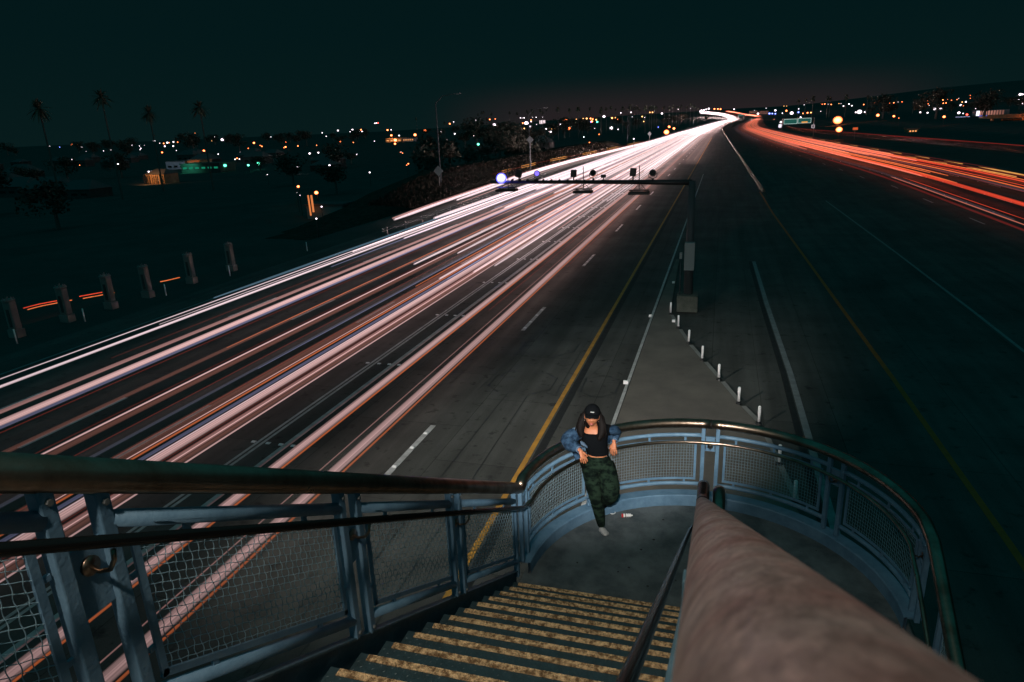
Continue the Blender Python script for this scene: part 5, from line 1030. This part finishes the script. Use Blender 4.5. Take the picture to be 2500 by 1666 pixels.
billboard(-580, -558.5, 1895, 2.5, 12.5, 'pale lit billboard with two faces above an orange lamp', -3.2)
billboard(-532.7, -514.5, 2093, 8.2, 19.2, 'small bright white billboard higher than the other, beyond a tall thin pole', -.6)
# right side
house('orange_lit_house', 67.1, 70.9, 303.8, -.1, 1.5, 5, M['stucco'], 'small house front lit orange far to the right beyond the red trails', win=(3, 1, .2, .8), pane=warm)
t = thing('warning_sign', 'small orange sign panel beyond the red trails, right of the two starlike lamps', 'sign', (41.3, 256.5, 0))
local(MB().box((41.3, 256.5, 3.35), (1.5, .08, .75)).build('panel', emit('orange_sign_face', (1, .17, .05), .55, 'NONE')), t); local(MB().tube([(41.3, 256.6, 0), (41.3, 256.6, 3.0)], .06, 6).build('post', M['galv']), t)
t = thing('office_block', 'pale office front with lit bays above blue lights at the far right', 'building', (161, 525, 2.5))
local(MB().box((163.5, 530, 4.2), (18, 9, 3.4)).build('wall', M['bwall']), t)
for k in range(9): local(MB().box((156.5+1.55*k, 525.4, 4.3), (1.0, .1, 2.6)).build('window', emit('pinkish_lit_bay', (1, .42, .32), .55-.045*k, 'NONE')), t)
local(MB().box((155, 525.2, 4.2), (1.7, .3, 3.0)).build('sign_face', emit('white_sign_face', (.85, .9, 1), 1.6, 'NONE')), t)
local(MB().box((158.5, 525.2, 2.4), (6, .2, .35)).build('light_strip', emit('blue_light_strip', (.12, .2, 1), 1.4, 'NONE')), t)
o = MB().box((147, 526, 2.2), (8, .3, .5)).build('light_strip', emit('white_blue_strip', (.55, .6, 1), 1.4, 'NONE')); tag(o, 'long white blue light strip left of the office block', 'light strip')
ov = thing('overpass', 'concrete overpass lit deep orange at the right edge of the picture', 'overpass', (115, 350, 0))
local(MB().box((124, 352, 4.0), (36, 10, 1.0), Matrix.Rotation(-.03, 3, 'Z')).build('deck', M['stucco']), ov)
local(MB().box((124, 346.7, 4.75), (36, .3, .6), Matrix.Rotation(-.03, 3, 'Z')).build('parapet', M['stucco']), ov)
for x in (109, 120, 131): local(MB().tube([(x, 350, -.5), (x, 350, 3.5)], .6, 10).build('pier', M['stucco']), ov)
local(MB().box((127, 356, 1.2), (26, .5, 3.6)).build('abutment_wall', M['stucco']), ov)
spot_at((122, 335, 6), (121, 349, 3), 3600, (1, .22, .05), 150); spot_at((124, 344, 2.8), (124, 356, 1), 700, (1, .25, .06), 150)
house('parking_shed', 114, 122, 352, .0, 1.8, 5, M['stucco'], 'low shed glowing orange under the overpass', win=(5, 1, .1, .8), pane=warm)
# overhead green signs
gs = thing('overhead_sign', 'two green overhead freeway signs reading Florence Ave and Sage Ave over the far red bend', 'sign', (41, 450, 0))
e_sg = emit('lit_green_sign_face', (.015, .085, .07), 1.0, 'NONE'); e_tx = emit('lit_sign_letters', (.65, .85, .8), 1.0, 'NONE'); e_ye = emit('lit_yellow_panel', (1, .42, .08), .8, 'NONE')
for i, (x0, x1, z0, z1, words) in enumerate(((33.6, 41.0, 3.0, 5.8, ('Florence Ave', '1/4 MILE')), (41.3, 48.5, 3.2, 6.0, ('Sage Ave', None)))):
    pn = local(MB().box(((x0+x1)/2, 450.1, (z0+z1)/2), (x1-x0, .12, z1-z0)).build('sign_panel', e_sg), gs)
    b = MB()
    for z in (z0+.1, z1-.1): b.box(((x0+x1)/2, 450.02, z), (x1-x0, .03, .14))
    for x in (x0+.1, x1-.1): b.box((x, 450.02, (z0+z1)/2), (.14, .03, z1-z0-.3))
    b.build('border', e_tx, pn)
    for j, t_ in enumerate(words):
        if not t_: continue
        fc = bpy.data.curves.new('lettering', 'FONT'); fc.body = t_; fc.size = 1.25 if j == 0 else .95; fc.align_x = 'CENTER'; fc.extrude = .01; fc.materials.append(e_tx)
        tmp_ = bpy.data.objects.new('tmp_text', fc); C.objects.link(tmp_); bpy.context.view_layer.update(); me_ = bpy.data.meshes.new_from_object(tmp_.evaluated_get(bpy.context.evaluated_depsgraph_get())); bpy.data.objects.remove(tmp_)
        fo = bpy.data.objects.new('lettering', me_); C.objects.link(fo); fo.parent = pn; fo.location = ((x0+x1)/2-41, 449.9-450, z1-1.25-1.1*j); fo.rotation_euler = (pi/2, 0, 0)
    if i: MB().box((45.0, 449.98, z0+.55), (3.2, .05, .8)).build('exit_panel', e_ye, pn)
    for ch in pn.children:
        if ch.type == 'MESH': ch.matrix_parent_inverse = Matrix.Identity(4)
local(MB().box((41, 450.5, 6.1), (17, .3, .25)).build('truss', M['galv']), gs)
for x in (32.9, 50.2): local(MB().tube([(x, 450.5, -.1), (x, 450.5, 6.1)], .22, 8).build('post', M['galv']), gs)
t = thing('speed_sign', 'small white sign board on a post right of the green signs', 'sign', (33.2, 300, 0))
local(MB().box((33.2, 300, 3.8), (1.2, .06, 1.3)).build('panel', emit('lit_white_sign', (.50, .42, .46), .8, 'NONE')), t); local(MB().tube([(33.5, 300.1, 0), (33.5, 300.1, 3.2)], .07, 6).build('post', M['galv']), t)
local(MB().box((33.2, 299.96, 3.8), (.5, .02, .8)).build('symbol', M['bdark']), t)
t = thing('route_sign', 'bright white route sign left of the green signs', 'sign', (29.6, 420, 0))
local(MB().box((29.6, 420, 2.6), (1.5, .06, 1.7)).build('panel', emit('bright_white_sign', (.9, .88, 1), 1.2, 'NONE')), t); local(MB().tube([(29.6, 420.1, -.1), (29.6, 420.1, 1.8)], .07, 6).build('post', M['galv']), t)
t = thing('overhead_sign', 'tiny distant dull green overhead sign above the far red bend', 'sign', (31.5, 1500, 0))
local(MB().box((31.5, 1500, 9.2), (10, .3, 3.8)).build('sign_panel', emit('distant_green_sign', (.03, .11, .10), 1.0, 'NONE')), t)
for x in (26, 37): local(MB().tube([(x, 1500.5, 0), (x, 1500.5, 11)], .35, 6).build('post', M['galv']), t)
for i, (x0, x1, y, z0, z1) in enumerate(((75.5, 100, 2400, 13.2, 21), (88, 111, 2010, 9.3, 18))):
    house('hillside_office', x0, x1, y, z0, z1, 20, M['bdark'], ('wide low office with rows of dim windows beyond the red bend, ' + ('left one' if i == 0 else 'right one')), win=(6, 3, .05, .95), pane=emit('dim_office_window', (1, .45, .36), .22, 'NONE'))
# power pole, diamond signs, light poles by the ramp
for (x, y, z1, lab) in ((-38.8, 93.9, 12.5, 'tall thin grey light pole left of the ramp trails'), (-36.5, 135, 11, 'thin light pole beyond the gantry on the verge with a diamond sign'), (-41, 320, 14, 'thin distant light pole left of the bright trails')):
    t = thing('light_pole', lab, 'light pole', (x, y, -.2)); b = MB().tube([(0, 0, 0), (0, 0, z1)], [.13, .07], 8); b.tube([(0, 0, z1), (1.2, -.3, z1+.9), (3.4, -.8, z1+1.1)], [.07, .05, .04], 6); b.build('pole', M['darkgalv'], t)
    MB().box((3.7, -.85, z1+1.08), (.8, .3, .12)).build('lamp_head', M['galv'], t)
for (x, y, z, lab) in ((-38.5, 92.5, 3.2, 'grey diamond sign seen from behind at the tall left pole'), (-36.1, 134, 6.1, 'grey diamond road sign seen from behind beyond the gantry'), (-24.5, 250, 4.2, 'small pale diamond sign beside the brightest trails')):
    t = thing('diamond_sign', lab, 'sign', (x, y, 0)); MB().box((0, 0, z), (1.05, .04, 1.05), Matrix.Rotation(pi/4, 3, 'Y')).build('panel', M['panel'], t); MB().tube([(0, .05, 0), (0, .05, z)], .04, 6).build('post', M['galv'], t)
# palms
def palm_crown(seed):
    rnd = random.Random(seed); b = MB()
    for k in range(60):
        a = rnd.uniform(0, 2*pi); el = rnd.uniform(-.9, 1.3); d = V((cos(a)*cos(el), sin(a)*cos(el), sin(el))); q = V((-sin(a), cos(a), 0)); L_ = rnd.uniform(1.1, 1.5); prev = None
        for s in range(5):
            t = s/4; p = d*L_*t+V((0, 0, -.42*t*t)); w_ = .11*sin(pi*min(.97, t*.9+.1)); cur = (p-q*w_, p+q*w_)
            if prev: b.quad(prev[0], prev[1], cur[1], cur[0])
            prev = cur
    b.tube([(0, 0, .1), (0, 0, -.75)], [.14, .24], 6)
    return b
crowns = [palm_crown(s) for s in range(4)]; cm = []
for i, c in enumerate(crowns): me_ = None; cm.append(c)
tm = MB().tube([(0, 0, 0), (.0, 0, .5), (0, 0, 1)], [.30, .2, .17], 7)
cme, tme = {}, None
for i, (x, y, g, hh, r_) in enumerate(PALMS):
    near = y < 250; right = x > 60
    lab = ('tall faint palm tree rising over the left houses' if near else 'dark distant palm on the hill right of the freeway' if right else 'small dark palm silhouetted on the horizon ' + zone(x, y).split(', ')[0])
    if near: lab = ['tall faint palm at the far left, lowest crown', 'tall faint palm second from the left, highest crown', 'tall faint palm third from the left, above the violet light', 'tall faint palm fourth from the left'][i]
    t = thing('palm_tree', lab, 'palm tree', (x, y, g), None if near else ('palms on the right hill' if right else 'palms on the horizon'))
    k = i % 4
    if k not in cme: o = crowns[k].build('crown', M['palm'], t); cme[k] = o.data
    else: o = bpy.data.objects.new('crown', cme[k]); C.objects.link(o); o.parent = t
    o.location = (0, 0, hh); o.scale = (r_, r_, r_); o.rotation_euler = (random.uniform(-.1, .1), random.uniform(-.1, .1), random.uniform(0, 6))
    if tme is None: q = tm.build('trunk', M['bark'], t); tme = q.data
    else: q = bpy.data.objects.new('trunk', tme); C.objects.link(q); q.parent = t
    q.scale = (max(1, r_/2.2), max(1, r_/2.2), hh)
# broadleaf trees
def crown(seed):
    rnd = random.Random(seed); b = MB(); cl = [(V((rnd.gauss(0, .42), rnd.gauss(0, .42), rnd.uniform(-.35, .5))), rnd.uniform(.3, .55)) for _ in range(11)]
    for c, R in cl:
        for _ in range(60):
            d = V((rnd.gauss(0, 1), rnd.gauss(0, 1), rnd.gauss(0, 1))).normalized(); p = c+d*R*rnd.uniform(.6, 1.1); s_ = rnd.uniform(.05, .12)
            a_ = V((rnd.gauss(0, 1), rnd.gauss(0, 1), rnd.gauss(0, 1))).normalized()*s_; c_ = d.cross(a_).normalized()*s_
            b.quad(p-a_, p+c_*.7, p+a_, p-c_*.7)
    return b
cr_ = {}; trk = None
CLEAR = ((-42.6, 2.6, 340), (-39.8, 3.4, 300), (-26.0, 2.6, 950), (-32.3, 2.2, 89), (-44.5, 1.5, 230))
def hides(x, y, m_=0):
    a = math.degrees(atan2(x, y)); return any(abs(a-c) < w_+m_ and hypot(x, y) < D for c, w_, D in [(c, w_, D*1.42) for c, w_, D in CLEAR])
rt = random.Random(5); trees = []
for i in range(46): a = radians(rt.uniform(-58, -14)); D = rt.uniform(110, 420); trees.append((D*sin(a), D*cos(a), rt.uniform(3.5, 7)))
for i in range(74): a = radians(rt.uniform(-52, 1.0)); D = rt.uniform(700, 1900); trees.append((D*sin(a)-60, D*cos(a), rt.uniform(7, 13)))
for i in range(30): a = radians(rt.uniform(7, 24)); D = rt.uniform(420, 1500); trees.append((D*sin(a)+30, D*cos(a), rt.uniform(5, 9)))
trees += [(-197, 560, 13), (-186, 560, 9), (118, 340, 2.4), (-208, 562, 8)]
for i, (x, y, s_) in enumerate(trees):
    if -45 < x-spline(CL, y) < 60+max(0, (y-150)*.05) and y > 0 and i < len(trees)-4: continue
    if i < len(trees)-4 and hides(x, y): continue
    g = hgt(x, y); zn = zone(x, y)
    lab = 'dark leafy tree ' + zn.replace('over', 'in'); near_b = i < len(trees)-4
    if i == len(trees)-4: lab = 'big round dark tree standing highest above the left skyline'
    if i == len(trees)-3: lab = 'smaller dark tree right of the highest round one'
    if i == len(trees)-2: lab = 'small dark tree before the orange lit overpass'
    if i == len(trees)-1: lab = 'smaller dark tree left of the highest round one'
    t = thing('tree', lab, 'tree', (x, y, g), 'dark city trees' if near_b else None); k = i % 5
    if k not in cr_: o = crown(20+k).build('crown', M['leaf'], t); cr_[k] = o.data
    else: o = bpy.data.objects.new('crown', cr_[k]); C.objects.link(o); o.parent = t
    o.location = (0, 0, s_*1.15); o.scale = (s_, s_, s_*.85); o.rotation_euler[2] = random.uniform(0, 6)
    if trk is None: q = MB().tube([(0, 0, 0), (.02, 0, .5), (0, .03, 1)], [.09, .06, .03], 7).build('trunk', M['bark'], t); trk = q.data
    else: q = bpy.data.objects.new('trunk', trk); C.objects.link(q); q.parent = t
    q.scale = (s_, s_, s_*1.2)
# dark houses filling the left neighbourhood
rt = random.Random(11)
for i in range(46):
    a = radians(rt.uniform(-56, -16)); D = rt.uniform(260, 760); x, y = D*sin(a), D*cos(a)
    if x > -62 or hides(x, y, 2.5): continue
    w_ = rt.uniform(9, 16); g = hgt(x, y)
    house('dark_house', x, x+w_, y, g-.2, g+rt.uniform(2.8, 5.5), rt.uniform(8, 12), M['bdark'], 'unlit dark house ' + zone(x, y).replace('over', 'in'), 'house', rf='hip', win=(3, 1, .3, .7))['group'] = 'dark houses of the city'
print('trails', NTR[0])
